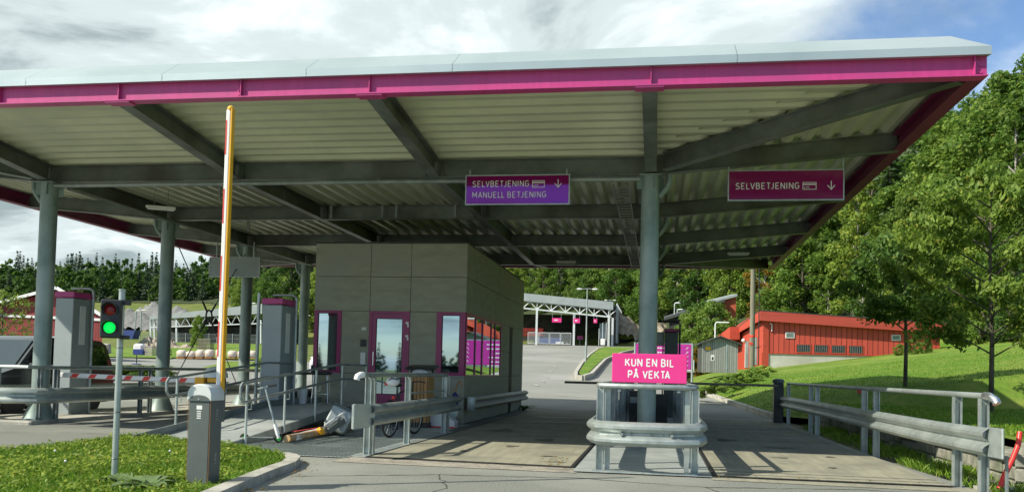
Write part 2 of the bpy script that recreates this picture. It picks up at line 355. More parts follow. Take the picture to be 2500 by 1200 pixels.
    def pieces(s):
        """the connected pieces of this mesh"""
        p = list(range(len(s.v)))
        def fd(i):
            while p[i] != i: p[i] = p[p[i]]; i = p[i]
            return i
        for f in s.f:
            a = fd(f[0])
            for i in f[1:]: p[fd(i)] = a
        grp = {}
        for f in s.f: grp.setdefault(fd(f[0]), []).append(f)
        out = []
        for fs in grp.values():
            ids = sorted({i for f in fs for i in f}); k = {a: b for b, a in enumerate(ids)}
            m_ = MB(); m_.v = [s.v[i] for i in ids]; m_.f = [tuple(k[i] for i in f) for f in fs]; out.append(m_)
        return out
    def build(s, name, mat, parent=None, smooth=False, world=False, auto=None):
        if name in SPLIT and parent is not None:
            ps = s.pieces()
            if len(ps) > 1:
                for q in ps[1:]: q.build(name, mat, parent, smooth, world, auto)
                s = ps[0]
        me = bpy.data.meshes.new(name)
        off = origin(parent) if (world and parent is not None) else Vector((0, 0, 0))
        me.from_pydata([tuple(Vector(p) - off) for p in s.v], [], s.f)
        import bmesh
        bm = bmesh.new(); bm.from_mesh(me); bmesh.ops.recalc_face_normals(bm, faces=bm.faces); bm.to_mesh(me); bm.free()
        mats = mat if isinstance(mat, (list, tuple)) else [mat]
        for q in mats: me.materials.append(q)
        if smooth:
            me.polygons.foreach_set('use_smooth', [True] * len(me.polygons))
            me.set_sharp_from_angle(angle=rad(auto or 38))
        me.update(); o = bpy.data.objects.new(name, me); COL.objects.link(o)
        if parent is not None: o.parent = parent
        return o
def npmesh(name, V, Fq, mats, midx=None, smooth=False):
    V = np.asarray(V, np.float32); Fq = np.asarray(Fq, np.int32); k = Fq.shape[1]
    me = bpy.data.meshes.new(name); me.vertices.add(len(V)); me.vertices.foreach_set('co', V.ravel())
    me.loops.add(Fq.size); me.loops.foreach_set('vertex_index', Fq.ravel())
    me.polygons.add(len(Fq)); me.polygons.foreach_set('loop_start', np.arange(0, Fq.size, k, dtype=np.int32))
    me.polygons.foreach_set('loop_total', np.full(len(Fq), k, np.int32))
    if midx is not None: me.polygons.foreach_set('material_index', np.asarray(midx, np.int32))
    if smooth: me.polygons.foreach_set('use_smooth', np.ones(len(Fq), bool))
    for q in mats: me.materials.append(q)
    me.update(calc_edges=True); me.validate(); return me
def linkmesh(name, me, parent=None):
    o = bpy.data.objects.new(name, me); COL.objects.link(o)
    if parent is not None: o.parent = parent
    return o
def tag(o, label, cat, group=None, kind=None):
    o['label'] = label; o['category'] = cat
    if group: o['group'] = group
    if kind: o['kind'] = kind
    return o
def struct(o): o['kind'] = 'structure'; return o
def thing(name, label, cat, loc=(0, 0, 0), rz=0, group=None):
    o = bpy.data.objects.new(name, None); COL.objects.link(o); o.empty_display_size = .2
    o.location = loc; o.rotation_euler = (0, 0, rz); return tag(o, label, cat, group)
def dup(root, loc, rz=None, label=None, group=None, sc=None):
    c = root.copy(); COL.objects.link(c); c.location = loc
    if rz is not None: c.rotation_euler = (0, 0, rz)
    if label: c['label'] = label
    if group: c['group'] = group
    if sc: c.scale = sc if isinstance(sc, tuple) else (sc, sc, sc)
    def rec(a, b):
        for ch in a.children:
            d = ch.copy(); COL.objects.link(d); d.parent = b; rec(ch, d)
    rec(root, c); return c
def arc(cx, cy, rx, ry, a0, a1, n=9):
    return [(cx + rx * math.cos(rad(a0 + (a1 - a0) * i / n)), cy + ry * math.sin(rad(a0 + (a1 - a0) * i / n))) for i in range(n + 1)]
GL = {  # engineering-style capitals: width, strokes in a box one unit high
 'S': (.56, [arc(.28, .76, .25, .24, 25, 180, 8) + arc(.28, .76, .25, .25, 200, 262, 4) + arc(.28, .25, .28, .25, 82, -90, 9) + arc(.28, .25, .28, .25, -100, -160, 4)]),
 'E': (.5, [[(.5, 1), (0, 1), (0, 0), (.5, 0)], [(0, .51), (.43, .51)]]), 'L': (.46, [[(0, 1), (0, 0), (.46, 0)]]),
 'V': (.62, [[(0, 1), (.31, 0), (.62, 1)]]),
 'B': (.54, [[(0, .53), (.28, .53)] + arc(.28, .265, .26, .265, 90, -90, 9) + [(0, 0), (0, 1), (.26, 1)] + arc(.26, .765, .23, .235, 90, -90, 8) + [(.2, .53)]]),
 'T': (.54, [[(0, 1), (.54, 1)], [(.27, 1), (.27, 0)]]), 'J': (.4, [[(.4, 1), (.4, .26)] + arc(.16, .24, .24, .24, 0, -120, 7)]),
 'N': (.6, [[(0, 0), (0, 1), (.6, 0), (.6, 1)]]), 'I': (.0, [[(0, 0), (0, 1)]]),
 'G': (.6, [arc(.3, .72, .3, .28, 30, 180, 8) + arc(.3, .28, .3, .28, 180, 360, 9) + [(.6, .47), (.32, .47)]]),
 'M': (.74, [[(0, 0), (0, 1), (.37, .3), (.74, 1), (.74, 0)]]), 'A': (.62, [[(0, 0), (.31, 1), (.62, 0)], [(.1, .3), (.52, .3)]]),
 'U': (.58, [[(0, 1), (0, .28)] + arc(.29, .28, .29, .28, 180, 360, 10) + [(.58, 1)]]), 'K': (.58, [[(0, 0), (0, 1)], [(.56, 1), (.02, .42)], [(.2, .6), (.6, 0)]]),
 'P': (.53, [[(0, 0), (0, 1), (.27, 1)] + arc(.27, .73, .26, .27, 90, -90, 9) + [(0, .46)]]), 'C': (.55, [arc(.28, .72, .28, .28, 20, 180, 8) + arc(.28, .28, .28, .28, 180, 340, 8)]),
 'Å': (.62, [[(0, 0), (.31, 1), (.62, 0)], [(.1, .3), (.52, .3)], arc(.31, 1.17, .1, .1, 0, 360, 12)])}
KERN = {'L': -.14, 'T': -.24, 'V': -.05, 'J': .04, 'I': .06, 'P': -.04, 'A': -.05}
def text(body, size, mat, parent, loc, rot=(rad(90), 0, 0), name='lettering', align='LEFT', bold=.14, xs=1., space=.36):
    """lettering as one thin mesh of stroked capitals, size = cap height"""
    V = []; Fq = []; x = 0.; lv = 0
    for ch in body:
        if ch == ' ': x += .42; continue
        w, st = GL[ch]
        for pl in st:
            for i in range(len(pl) - 1):
                p, q = Vector(pl[i]), Vector(pl[i + 1]); nn = Vector((p.y - q.y, q.x - p.x)).normalized() * (bold / 2); k = len(V); lv += 1; zz = .00002 * lv
                V += [((x + c.x) * size * xs, c.y * size, zz) for c in (p + nn, p - nn, q - nn, q + nn)]; Fq.append((k, k + 1, k + 2, k + 3))
                if i:
                    k = len(V); lv += 1; zz = .00002 * lv
                    V += [((x + p.x + bold / 2 * math.cos(j * math.pi / 5)) * size * xs, (p.y + bold / 2 * math.sin(j * math.pi / 5)) * size, zz) for j in range(10)]; Fq.append(tuple(range(k, k + 10)))
        x += w + space + KERN.get(ch, 0)
    wd = (x - space) * size * xs
    if align == 'CENTER': V = [(a - wd / 2, b, c) for a, b, c in V]
    V = [(a, b, c + .001) for a, b, c in V]
    o = MB().add(V, Fq).build(name, mat, parent); o.location = loc; o.rotation_euler = rot; return o
def ibeam(mb, p0, p1, h=.33, w=.16, t=.016):
    mb.bar(p0, p1, w, t); mb.bar(p0, p1, .012, h - 2 * t, zo=t); mb.bar(p0, p1, w, t, zo=h - t)
    return mb
def offset_path(path, o):
    out = []
    for i, p in enumerate(path):
        a = Vector(path[max(i - 1, 0)]); b = Vector(path[min(i + 1, len(path) - 1)]); p = Vector(p)
        d1 = (p - a).normalized() if i else (b - p).normalized(); d2 = (b - p).normalized() if i < len(path) - 1 else d1
        n1 = Vector((d1.y, -d1.x)); n2 = Vector((d2.y, -d2.x)); nn = (n1 + n2).normalized()
        out.append(p + nn * (o / max(.5, nn.dot(n1))))
    return out
WPROF = [(0, -.155), (.018, -.152), (.062, -.122), (.08, -.104), (.08, -.07), (.06, -.045), (.012, -.012), (.012, .012), (.06, .045), (.08, .07), (.08, .104), (.062, .122), (.018, .152), (0, .155)]
def wbeam(path, zs):
    """steel W-beam guard rail swept along a plan path, bulging to the right-hand side of travel"""
    mb = MB(); loop = WPROF + [(a - .005, b) for a, b in reversed(WPROF)]; n = len(loop)
    if not isinstance(zs, (list, tuple)): zs = [zs] * len(path)
    cols = []
    for a, z in loop:
        pp = offset_path(path, a); cols.append([(q.x, q.y, zs[i] + z) for i, q in enumerate(pp)])
    k = len(path); vs = [cols[j][i] for i in range(k) for j in range(n)]
    fs = [(i * n + j, i * n + (j + 1) % n, (i + 1) * n + (j + 1) % n, (i + 1) * n + j) for i in range(k - 1) for j in range(n)]
    return mb.add(vs, fs)
def cpost(x, y, z0, z1, w=.1, d=.075, rz=0, t=.012):
    """steel channel post open towards -Y (rz turns it)"""
    c, s_ = math.cos(rz), math.sin(rz)
    poly = [(-w / 2, -d / 2), (-w / 2 + t, -d / 2), (-w / 2 + t, d / 2 - t), (w / 2 - t, d / 2 - t), (w / 2 - t, -d / 2), (w / 2, -d / 2), (w / 2, d / 2), (-w / 2, d / 2)]
    return MB().prism([(x + a * c - b * s_, y + a * s_ + b * c, z0) for a, b in poly], (0, 0, z1 - z0))
def lerp_tab(tab, x):
    return float(np.interp(x, [a for a, b in tab], [b for a, b in tab]))

# ------------------------------------------------------------------ ground shape
PR = [(30, 0), (45, .4), (55, .85), (70, 1.86), (90, 3.0), (110, 4.2), (137, 5.6), (170, 7.5), (400, 12)]
PL = [(30, 0), (65, .9), (90, 1.5), (106, 1.9), (150, 4.0), (190, 6.3), (400, 12)]
D0 = [(-.9, 200), (-.55, 205), (-.4, 205), (-.15, 165), (0, 140), (.1, 104), (.2, 88), (.3, 76), (.45, 56), (.7, 46), (1.5, 46)]
MS = [(-.9, .17), (-.55, .18), (-.4, .24), (-.15, .27), (0, .3), (.2, .33), (.3, .35), (.45, .355), (1.5, .355)]
def lawn_f(x, y): return .47 + .14 * max(0, x - 4.6) + .0185 * max(0, y - 12) - .25 * max(0, 4.6 - x) * (x > 0)
XL = [(11, 4.8), (26.3, 4.75), (28, 3.75), (39, 2.75), (46, 2.2), (54, 1.6), (68, 1.7), (90, 2.2), (115, 3.4), (140, 5)]
def road_h(x, y):
    t = x / max(y, 1); k = min(1, max(0, (t + .36) / .16))
    return lerp_tab(PL, y) * (1 - k) + lerp_tab(PR, y) * k
def ground_h(x, y):
    if y < 0:
        return -.03
    h = road_h(x, y)
    xl = lerp_tab(XL, y)
    if x > xl and y > 11: h = min(lawn_f(x, y), h + .1 + (.5 if y < 26 else .4 * (x - xl))) if y < 90 else max(h, min(lawn_f(x, 90) , h + 3))
    t = x / max(y, 1); d0 = lerp_tab(D0, t); hill = lerp_tab(MS, t) * max(0, y - d0)
    return h + min(hill, lerp_tab([(-.95, 24), (-.55, 25), (-.4, 32), (-.15, 48), (0, 62)], t))
def grid_mesh(name, xs, ys, zf, mat, smooth=True):
    V = [(x, y, zf(x, y)) for y in ys for x in xs]; nx = len(xs)
    Fq = [(j * nx + i, j * nx + i + 1, (j + 1) * nx + i + 1, (j + 1) * nx + i) for j in range(len(ys) - 1) for i in range(nx - 1)]
    return linkmesh(name, npmesh(name, V, Fq, [mat], smooth=smooth))
def strip(name, ys, xl, xr, zf, mat, nx=8):
    V = []; Fq = []
    for y in ys:
        for i in range(nx + 1):
            x = xl(y) + (xr(y) - xl(y)) * i / nx; V.append((x, y, zf(x, y)))
    for j in range(len(ys) - 1):
        for i in range(nx): Fq.append((j * (nx + 1) + i, j * (nx + 1) + i + 1, (j + 1) * (nx + 1) + i + 1, (j + 1) * (nx + 1) + i))
    return linkmesh(name, npmesh(name, V, Fq, [mat], smooth=True))
def fr(a, b, st):
    return list(np.arange(a, b + 1e-6, st))
xs = fr(-900, -200, 50)[:-1] + fr(-200, -60, 7)[:-1] + fr(-60, 60, 2.5)[:-1] + fr(60, 200, 10)[:-1] + fr(200, 900, 50)
ys = fr(-700, -60, 40)[:-1] + fr(-60, 0, 10)[:-1] + fr(0, 140, 2.5)[:-1] + fr(140, 420, 8)[:-1] + fr(420, 1300, 60)
def terr_z(x, y):
    h = ground_h(x, y) - .05
    if 9 < y < 78 and x > lerp_tab(XL, y) - 3: h -= .55     # the lawn sheet carries the surface there
    if y > 26 and y < 145 and x < lerp_tab(XL, y) + 3 and x > -75: h -= .12
    return h
struct(grid_mesh('ground', xs, ys, terr_z, M['roughgrass']))
struct(strip('asphalt_apron', fr(-40, 30, 5), lambda y: -60, lambda y: 3.9 if y < 11.5 else 3.62, lambda x, y: 0, M['asphalt'], 8))
struct(strip('exit_road', fr(30, 138, 2), lambda y: lerp_tab([(30, -14), (55, -16), (100, -21), (138, -22)], y), lambda y: lerp_tab(XL, y) + .02, lambda x, y: road_h(x, y) + .004, M['asphalt_far'], 14))
struct(strip('parking_lot', fr(30, 104, 2), lambda y: -lerp_tab([(30, 60), (104, 95)], y), lambda y: lerp_tab([(30, -14.02), (55, -16.02), (104, -21.6)], y), lambda x, y: road_h(x, y), M['asphalt_far'], 30))
struct(strip('lawn', fr(11.05, 79, 1.0), lambda y: lerp_tab(XL, y) + .02, lambda y: 75, lambda x, y: ground_h(x, y), M['grass'], 60))

# ------------------------------------------------------------------ weighbridge surfaces
def sheet(name, poly, z, mat):
    mb = MB().add([(x, y, z) for x, y in poly], [tuple(range(len(poly)))]); return struct(mb.build(name, mat))
sheet('weighbridge_deck', [(-4.02, 11.98), (-1.12, 11.78), (-1.12, 27.6), (-4.02, 27.6)], .012, M['concrete'])
sheet('weighbridge_deck', [(.79, 11.42), (3.58, 11.42), (3.58, 27.6), (.79, 27.6)], .012, M['concrete'])
sheet('concrete_threshold', [(-4.3, 11.25), (-1.0, 11.15), (-.9, 11.68), (-1.2, 11.72), (-4.3, 11.92)], .006, M['roughcrete'])
sheet('concrete_threshold', [(.7, 11.05), (3.85, 10.9), (3.85, 11.3), (.7, 11.34)], .006, M['concrete'])
sheet('island_plate', [(-1.04, 11.25), (.71, 11.25), (.71, 27.6), (-1.04, 27.6)], .016, M['tilegrid'])
mb = MB()
mb.bar((-4.05, 11.96, .012), (-1.1, 11.74, .012), .04, .01); mb.bar((-4.05, 11.90, .008), (-1.1, 11.69, .008), .025, .008)
mb.bar((-1.10, 11.7, .012), (-1.10, 27.6, .012), .05, .008); mb.bar((.75, 11.3, .012), (.75, 27.6, .012), .05, .008)
mb.bar((.75, 11.39, .012), (3.6, 11.39, .012), .035, .01); mb.bar((.95, 12.05, .008), (3.58, 12.05, .008), .02, .007)
mb.bar((.9, 11.72, .008), (3.58, 11.72, .008), .016, .007)
mb.bar((-4.04, 12, .01), (-4.04, 27.6, .01), .03, .008)
for y in (18.2, 22.4): 
    mb.bar((-4.0, y, .008), (-1.14, y, .008), .02, .006); mb.bar((.8, y, .008), (3.56, y, .008), .02, .006)
struct(mb.build('weighbridge_joint', M['rubber']))
mb = MB()
for x0, x1, y in ((-3.6, -1.2, 22.3), (-3.4, -1.4, 24.6), (.95, 2.3, 17.2), (1.0, 2.8, 21.3), (2.2, 3.3, 19.2), (1.5, 2.3, 22.5)):
    mb.bar((x0, y, .016), (x1, y, .016), .035, .003)
struct(mb.build('floor_marking', M['galv']))
# faded dashes on the exit road, each a patch following the road
mb = MB()
for px, py, d in ((1335, 915, 52), (1342, 902, 57), (1352, 890, 62), (1362, 880, 68), (1374, 870, 77), (1390, 858, 88), (1410, 848, 101), (1320, 925, 48), (1300, 860, 92), (1315, 852, 100)):
    p = at(px, py, d); z = road_h(p.x, d)
    dx = -.5 if px > 1300 else .2
    vs = [(p.x - .08, d - .9), (p.x + .08, d - .9), (p.x + .08 + dx, d + .9), (p.x - .08 + dx, d + .9)]
    mb.add([(a, b, road_h(a, b) + .03) for a, b in vs], [(0, 1, 2, 3)])
for px, py, d in ((1290, 985, 31), (1420, 968, 36), (1405, 955, 39)):
    p = at(px, py, d); mb.add([(a, b, road_h(a, b) + .025) for a, b in ((p.x - .9, d), (p.x + .9, d - .9), (p.x + .9, d - .75), (p.x - .9, d + .15))], [(0, 1, 2, 3)])
M['wornpaint'] = pm('worn_road_paint', (.40, .40, .37), (.27, .27, .245), 9, .8)
struct(mb.build('road_marking', M['wornpaint']))
# median island on the exit road
ML = [(54.2, -4.75), (57, -5.25), (70, -5.9), (88, -6.7), (108, -7.2), (118, -7.0)]
MR = [(54.2, -4.3), (57, -4.2), (70, -4.35), (78, -4.5), (97, -3.8), (112, -2.3), (118, -1.6)]
struct(strip('median_grass', fr(54.6, 118, 1.5), lambda y: lerp_tab(ML, y) + .22, lambda y: lerp_tab(MR, y) - .22, lambda x, y: road_h(x, y) + .32, M['grass'], 6))
def kerbline(pts, w=.18, h=.14, zf=lambda x, y: 0, mat=None, name='kerb'):
    mb = MB()
    for a, b in zip(pts[:-1], pts[1:]):
        a3, b3 = Vector((*a, zf(*a) - .1)), Vector((*b, zf(*b) - .1)); d = (b3 - a3); 
        mb.bar(a3, b3 - d.normalized() * .012, w, h + .1)
    return struct(mb.build(name, mat or M['kerb']))
kp = [(lerp_tab(ML, y), y) for y in range(118, 56, -2)] + [(-5.0, 54.6), (-4.5, 54.3)] + [(lerp_tab(MR, y), y) for y in range(57, 118, 2)]
kerbline(kp, .24, .34, road_h, name='median_kerb')
kerbline([(lerp_tab(XL, y) + .05, y) for y in fr(28.5, 75, 1.5)], .2, .16, road_h, name='lawn_kerb')

def crack(pts, w, name='pavement_crack'):
    mb = MB(); P = []
    for (a, b), (c, d) in zip(pts[:-1], pts[1:]):
        n = max(2, int(math.hypot(c - a, d - b) / .12))
        for i in range(n): P.append((a + (c - a) * i / n + random.gauss(0, .018), b + (d - b) * i / n + random.gauss(0, .018)))
    P.append(pts[-1]); V = []
    for i, (x, y) in enumerate(P):
        a, b = P[max(0, i - 1)], P[min(len(P) - 1, i + 1)]; d = Vector((b[0] - a[0], b[1] - a[1])).normalized(); h = w * random.uniform(.4, 1.1) / 2
        V += [(x - d.y * h, y + d.x * h, .0035), (x + d.y * h, y - d.x * h, .0035)]
    struct(mb.add(V, [(2 * i, 2 * i + 1, 2 * i + 3, 2 * i + 2) for i in range(len(P) - 1)]).build(name, M['tar']))
M['tar'] = pm('crack_tar', (.05, .05, .042), (.03, .03, .026), 30, .9)
crack([(-4.1, 9.6), (-2.6, 10.35), (-.9, 10.65), (.6, 10.3), (2.4, 10.75), (4.6, 10.4)], .03); crack([(-2.6, 10.35), (-2.2, 9.2), (-2.5, 8.0)], .018); crack([(.6, 10.3), (1.1, 9.0), (.8, 7.9)], .02)
crack([(-11.6, 13.2), (-10.2, 14.0), (-8.7, 13.9)], .03); crack([(-11.7, 10.5), (-10.1, 11.3), (-8.5, 11.2)], .025)
# oil stains and tyre marks on the decks
def stain(cx, cy, rx, ry, seed):
    r = np.random.default_rng(seed); k = 26; pts = []
    for i in range(k):
        a = 2 * math.pi * i / k; q = 1 + .28 * math.sin(3 * a + seed) + .12 * r.normal(); pts.append((cx + rx * q * math.cos(a), cy + ry * q * math.sin(a), .0205))
    struct(MB().add(pts + [(cx, cy, .0205)], [(i, (i + 1) % k, k) for i in range(k)]).build('oil_stain', M['stain']))
M['stain'] = pm('oil_stain', (.17, .16, .12), (.1, .095, .075), 14, .75)
for i, (x, y, a, b) in enumerate(((-2.4, 14.6, .10, .16), (-2.95, 13.4, .07, .1), (-1.6, 13.1, .12, .05), (-2.0, 16.2, .16, .3), (1.95, 14.4, .14, .05), (2.5, 13.1, .06, .08), (2.2, 16.4, .3, .12), (1.4, 18.0, .2, .3), (-3.2, 18.4, .2, .5), (2.8, 14.9, .07, .1), (-1.4, 12.3, .2, .03))): stain(x, y, a, b, i + 1)
# ------------------------------------------------------------------ front verge and its kerb
VE = [(3, -6.9, -3.2), (6, -8.3, -3.75), (8.2, -8.3, -4.15), (9.4, -8.32, -4.36), (10.3, -8.34, -4.46), (11.0, -8.34, -4.72), (11.5, -8.36, -5.3), (12.1, -8.37, -6.15), (12.6, -8.38, -7.0), (12.9, -8.38, -7.9)]
def vl(y): return lerp_tab([(a, b) for a, b, c in VE], y)
def vr(y): return lerp_tab([(a, c) for a, b, c in VE], y)
def vz(x, y): return .07 + .03 * math.sin(x * 1.7 + y) * math.sin(y * 1.3) 
struct(strip('verge', fr(3, 12.9, .3), vl, lambda y: vr(y) - .1, lambda x, y: vz(x, y) if x < vr(y) - .4 else .08, M['grass'], 16))
kerbline([(vr(y), y) for y in (3, 5, 6.5, 7.4, 8.2, 8.9, 9.6, 10.2, 10.6, 10.9, 11.1)] + [(-5.0, 11.25)], .17, .1, name='verge_kerb')
kerbline([(vl(y) - .06, y) for y in (6, 8, 10, 12, 12.9)], .12, .05, name='verge_edge')
def blades(name, pts, hmin, hmax, mat, lean=.5, wid=.006):
    n = len(pts); P = np.array(pts); a = RNG.uniform(0, 2 * np.pi, n); h = RNG.uniform(hmin, hmax, n); w = wid * RNG.uniform(.7, 1.5, n)
    dx, dy = np.cos(a), np.sin(a); b = RNG.uniform(0, 2 * np.pi, n); le = h * RNG.uniform(.1, lean, n)
    V = np.zeros((n, 4, 3)); V[:, 0] = P - np.stack([dx * w, dy * w, 0 * w], 1); V[:, 1] = P + np.stack([dx * w, dy * w, 0 * w], 1)
    mid = P + np.stack([np.cos(b) * le * .4, np.sin(b) * le * .4, h * .6], 1); tip = P + np.stack([np.cos(b) * le, np.sin(b) * le, h], 1)
    V[:, 2] = mid + np.stack([dx * w * .8, dy * w * .8, 0 * w], 1); V[:, 3] = tip
    Fq = np.arange(n * 4).reshape(n, 4)
    o = linkmesh(name, npmesh(name, V.reshape(-1, 3), Fq, [mat])); return o
pts = []
while len(pts) < 52000:
    y = RNG.uniform(6.4, 12.7); x = RNG.uniform(-8.35, -4.1)
    if x < vr(y) - .12 and x > vl(y):
        if RNG.random() < .55 + .45 * math.sin(x * 2.3) * math.cos(y * 1.9): pts.append((x, y, vz(x, y) - .005))
tag(blades('verge_grass', pts, .02, .085, M['blade'], .95, .006), 'short bright grass and weeds on the verge around the barrier and the signal pole', 'grass', kind='stuff')
pts = []
while len(pts) < 90000:
    u = RNG.random(); y = 11.3 + 40 * u ** 1.5; x = lerp_tab(XL, y) + .15 + RNG.random() ** 1.2 * (5 + .45 * y)
    pts.append((x, y, ground_h(x, y) - .005))
tag(blades('lawn_grass', pts, .02, .07, M['blade'], .95, .009), 'mown green lawn blades on the slope beside the right lane', 'grass', kind='stuff')
pts = []
while len(pts) < 5000:
    y = RNG.uniform(10.9, 24); x = RNG.uniform(3.78, 4.55)
    if RNG.random() < .5 + .5 * math.sin(y * 2.1 + x): pts.append((x, y, -.03))
tag(blades('ditch_grass', pts, .04, .16, M['blade'], .9, .006), 'thin weeds in the ditch between the right guard rail and the stone wall', 'weeds', kind='stuff')
#@@PART2
# ------------------------------------------------------------------ canopy roof over the weighbridges (columns belong to it)
XI0, XI1, YI0, YI1 = -12.3, -.17, 15.9, 29.1
XO0, XO1, YO0, YO1 = -16.4, 4.17, 12.0, 33.0
ZB, RISE = 4.88, .37
def zb(x, y):
    return ZB + RISE * max((x - XI1) / (XO1 - XI1), (XI0 - x) / (XI0 - XO0), (YI0 - y) / (YI0 - YO0), (y - YI1) / (YO1 - YI1), 0)
canopy = thing('canopy_roof', 'large steel canopy with magenta fascia over the weighbridge lanes, carried on round steel columns', 'canopy', (-6, 20, 0))
rows = [15.9, 20.3, 24.7, 29.1]; bays = [-12.3, -8.22, -4.2, -.17]
for y in rows:
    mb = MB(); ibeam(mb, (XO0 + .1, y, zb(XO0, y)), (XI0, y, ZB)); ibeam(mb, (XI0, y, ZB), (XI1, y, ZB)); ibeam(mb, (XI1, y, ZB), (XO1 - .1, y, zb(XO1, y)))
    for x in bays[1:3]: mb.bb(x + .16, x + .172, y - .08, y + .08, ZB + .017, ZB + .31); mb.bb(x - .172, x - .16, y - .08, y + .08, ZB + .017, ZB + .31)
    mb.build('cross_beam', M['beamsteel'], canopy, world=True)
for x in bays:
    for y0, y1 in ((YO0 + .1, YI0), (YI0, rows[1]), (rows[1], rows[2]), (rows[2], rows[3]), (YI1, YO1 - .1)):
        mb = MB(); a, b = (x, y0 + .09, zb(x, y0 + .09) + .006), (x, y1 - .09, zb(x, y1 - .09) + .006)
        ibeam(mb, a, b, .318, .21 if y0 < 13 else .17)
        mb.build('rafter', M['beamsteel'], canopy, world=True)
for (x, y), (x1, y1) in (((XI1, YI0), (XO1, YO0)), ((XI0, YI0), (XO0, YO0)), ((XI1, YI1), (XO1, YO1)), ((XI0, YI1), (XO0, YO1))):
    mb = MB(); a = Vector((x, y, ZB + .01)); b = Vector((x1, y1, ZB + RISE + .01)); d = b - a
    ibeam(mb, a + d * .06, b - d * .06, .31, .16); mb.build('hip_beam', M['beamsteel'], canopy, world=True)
# trapezoidal sheet decking, five fields
DH, PIT = .09, .333
def ribs(a, b):
    out = []; k = a
    while k < b:
        for o, h in ((0, 0), (.10, 0), (.165, DH), (.265, DH)):
            if a <= k + o <= b: out.append((k + o, h))
        k += PIT
    out.append((b, 0)); return out
def deck(axis, lo, hi, ext):
    V = []; Fq = []
    rb = ribs(lo, hi)
    for c, h in rb:
        e0, e1 = ext(c); e0 -= .0; n = 2
        for e in (e0, e1):
            x, y = (e, c) if axis == 'y' else (c, e)
            V.append((x, y, zb(x, y) + .338 + h))
    for i in range(len(rb) - 1): Fq.append((2 * i, 2 * i + 1, 2 * i + 3, 2 * i + 2))
    mb = MB().add(V, Fq); return mb.build('roof_sheeting', M['deck'], canopy, world=True)
def hipx(y):   # x extents of the front and back fields at y
    k = max((YI0 - y) / (YI0 - YO0), (y - YI1) / (YO1 - YI1)); return XI0 + (XO0 - XI0) * k, XI1 + (XO1 - XI1) * k
deck('y', YO0 + .06, YI0, hipx); deck('y', YI1, YO1 - .06, hipx)
deck('x', XI0, XI1, lambda c: (YI0, YI1))
deck('x', XI1, XO1 - .06, lambda c: (YI0 + (YO0 - YI0) * (c - XI1) / (XO1 - XI1), YI1 + (YO1 - YI1) * (c - XI1) / (XO1 - XI1)))
deck('x', XO0 + .06, XI0, lambda c: (YI0 + (YO0 - YI0) * (XI0 - c) / (XI0 - XO0), YI1 + (YO1 - YI1) * (XI0 - c) / (XI0 - XO0)))
for (x, y), (x1, y1) in (((XI1, YI0), (XO1, YO0)), ((XI0, YI0), (XO0, YO0)), ((XI1, YI1), (XO1, YO1)), ((XI0, YI1), (XO0, YO1))):
    MB().bar((x, y, ZB + .40), (x + (x1 - x) * .86, y + (y1 - y) * .86, ZB + RISE * .86 + .40), .75, .02).build('hip_sheet', M['deck'], canopy, world=True)
for y in (YI0, YI1): MB().bar((XI0, y, ZB + .43), (XI1, y, ZB + .43), .6, .02).build('gutter_sheet', M['deck'], canopy, world=True)
for x in (XI0, XI1): MB().bar((x, YI0, ZB + .436), (x, YI1, ZB + .436), .6, .02).build('gutter_sheet', M['deck'], canopy, world=True)
# magenta edge beams
ZF = ZB + RISE; HF = .30
def edge_beam(p0, p1, inward, stiff, plates=(), mat='magenta'):
    p0, p1, n = Vector((*p0, 0)), Vector((*p1, 0)), Vector((*inward, 0)); mb = MB(); L_ = (p1 - p0).length; d = (p1 - p0).normalized()
    def blk(a, b, i0, i1, z0, z1):
        A = p0 + d * a; B = p0 + d * b
        q = [A + n * i0, B + n * i0, B + n * i1, A + n * i1]; mb.prism([(v.x, v.y, z0) for v in q], (0, 0, z1 - z0))
    blk(0, L_, 0, .2, ZF, ZF + .018); blk(.003, L_ - .003, .06, .072, ZF + .0181, ZF + HF - .018); blk(0, L_, 0, .2, ZF + HF - .0179, ZF + HF)
    for s_ in stiff: blk(s_ - .006, s_ + .006, .004, .0595, ZF + .0185, ZF + HF - .0185)
    for s_ in plates: blk(s_ - .2, s_ + .2, .01, .21, ZF - .022, ZF - .001)
    return mb.build('edge_beam', M[mat], canopy, world=True)
fst = [x - XO0 for x in (-15.5, -12.3, -10.25, -8.2, -6.2, -4.2, -.15)] + [XO1 - XO0 - .16]
f0 = edge_beam((XO0, YO0), (XO1, YO0), (0, 1), fst, [x - XO0 for x in bays])
mb = MB()
for z in (.06, .15, .24): mb.cyl((XO1 - .08, YO0 + .0555, ZF + z), (XO1 - .08, YO0 + .04, ZF + z), .016, n=10)
for z in (.05, .11, .19, .25):
    for dx in (-.05, .05): mb.cyl((-6.2 + dx, YO0 + .0555, ZF + z), (-6.2 + dx, YO0 + .04, ZF + z), .012, n=8)
mb.bb(XO1 - .15, XO1, YO0 + .056, YO0 + .059, ZF + .02, ZF + HF - .02)
b_ = mb.build('bolt_plate', M['magenta'], f0, world=True)
yst = list(np.arange(3.9, 21, 4.4))
edge_beam((XO1, YO0 + .202), (XO1, YO1), (-1, 0), yst, mat='magenta_shade'); edge_beam((XO0, YO0 + .202), (XO0, YO1), (1, 0), yst, mat='magenta_shade')
edge_beam((XO0 + .202, YO1), (XO1 - .202, YO1), (0, -1), [4, 8, 12, 16], mat='magenta_shade')
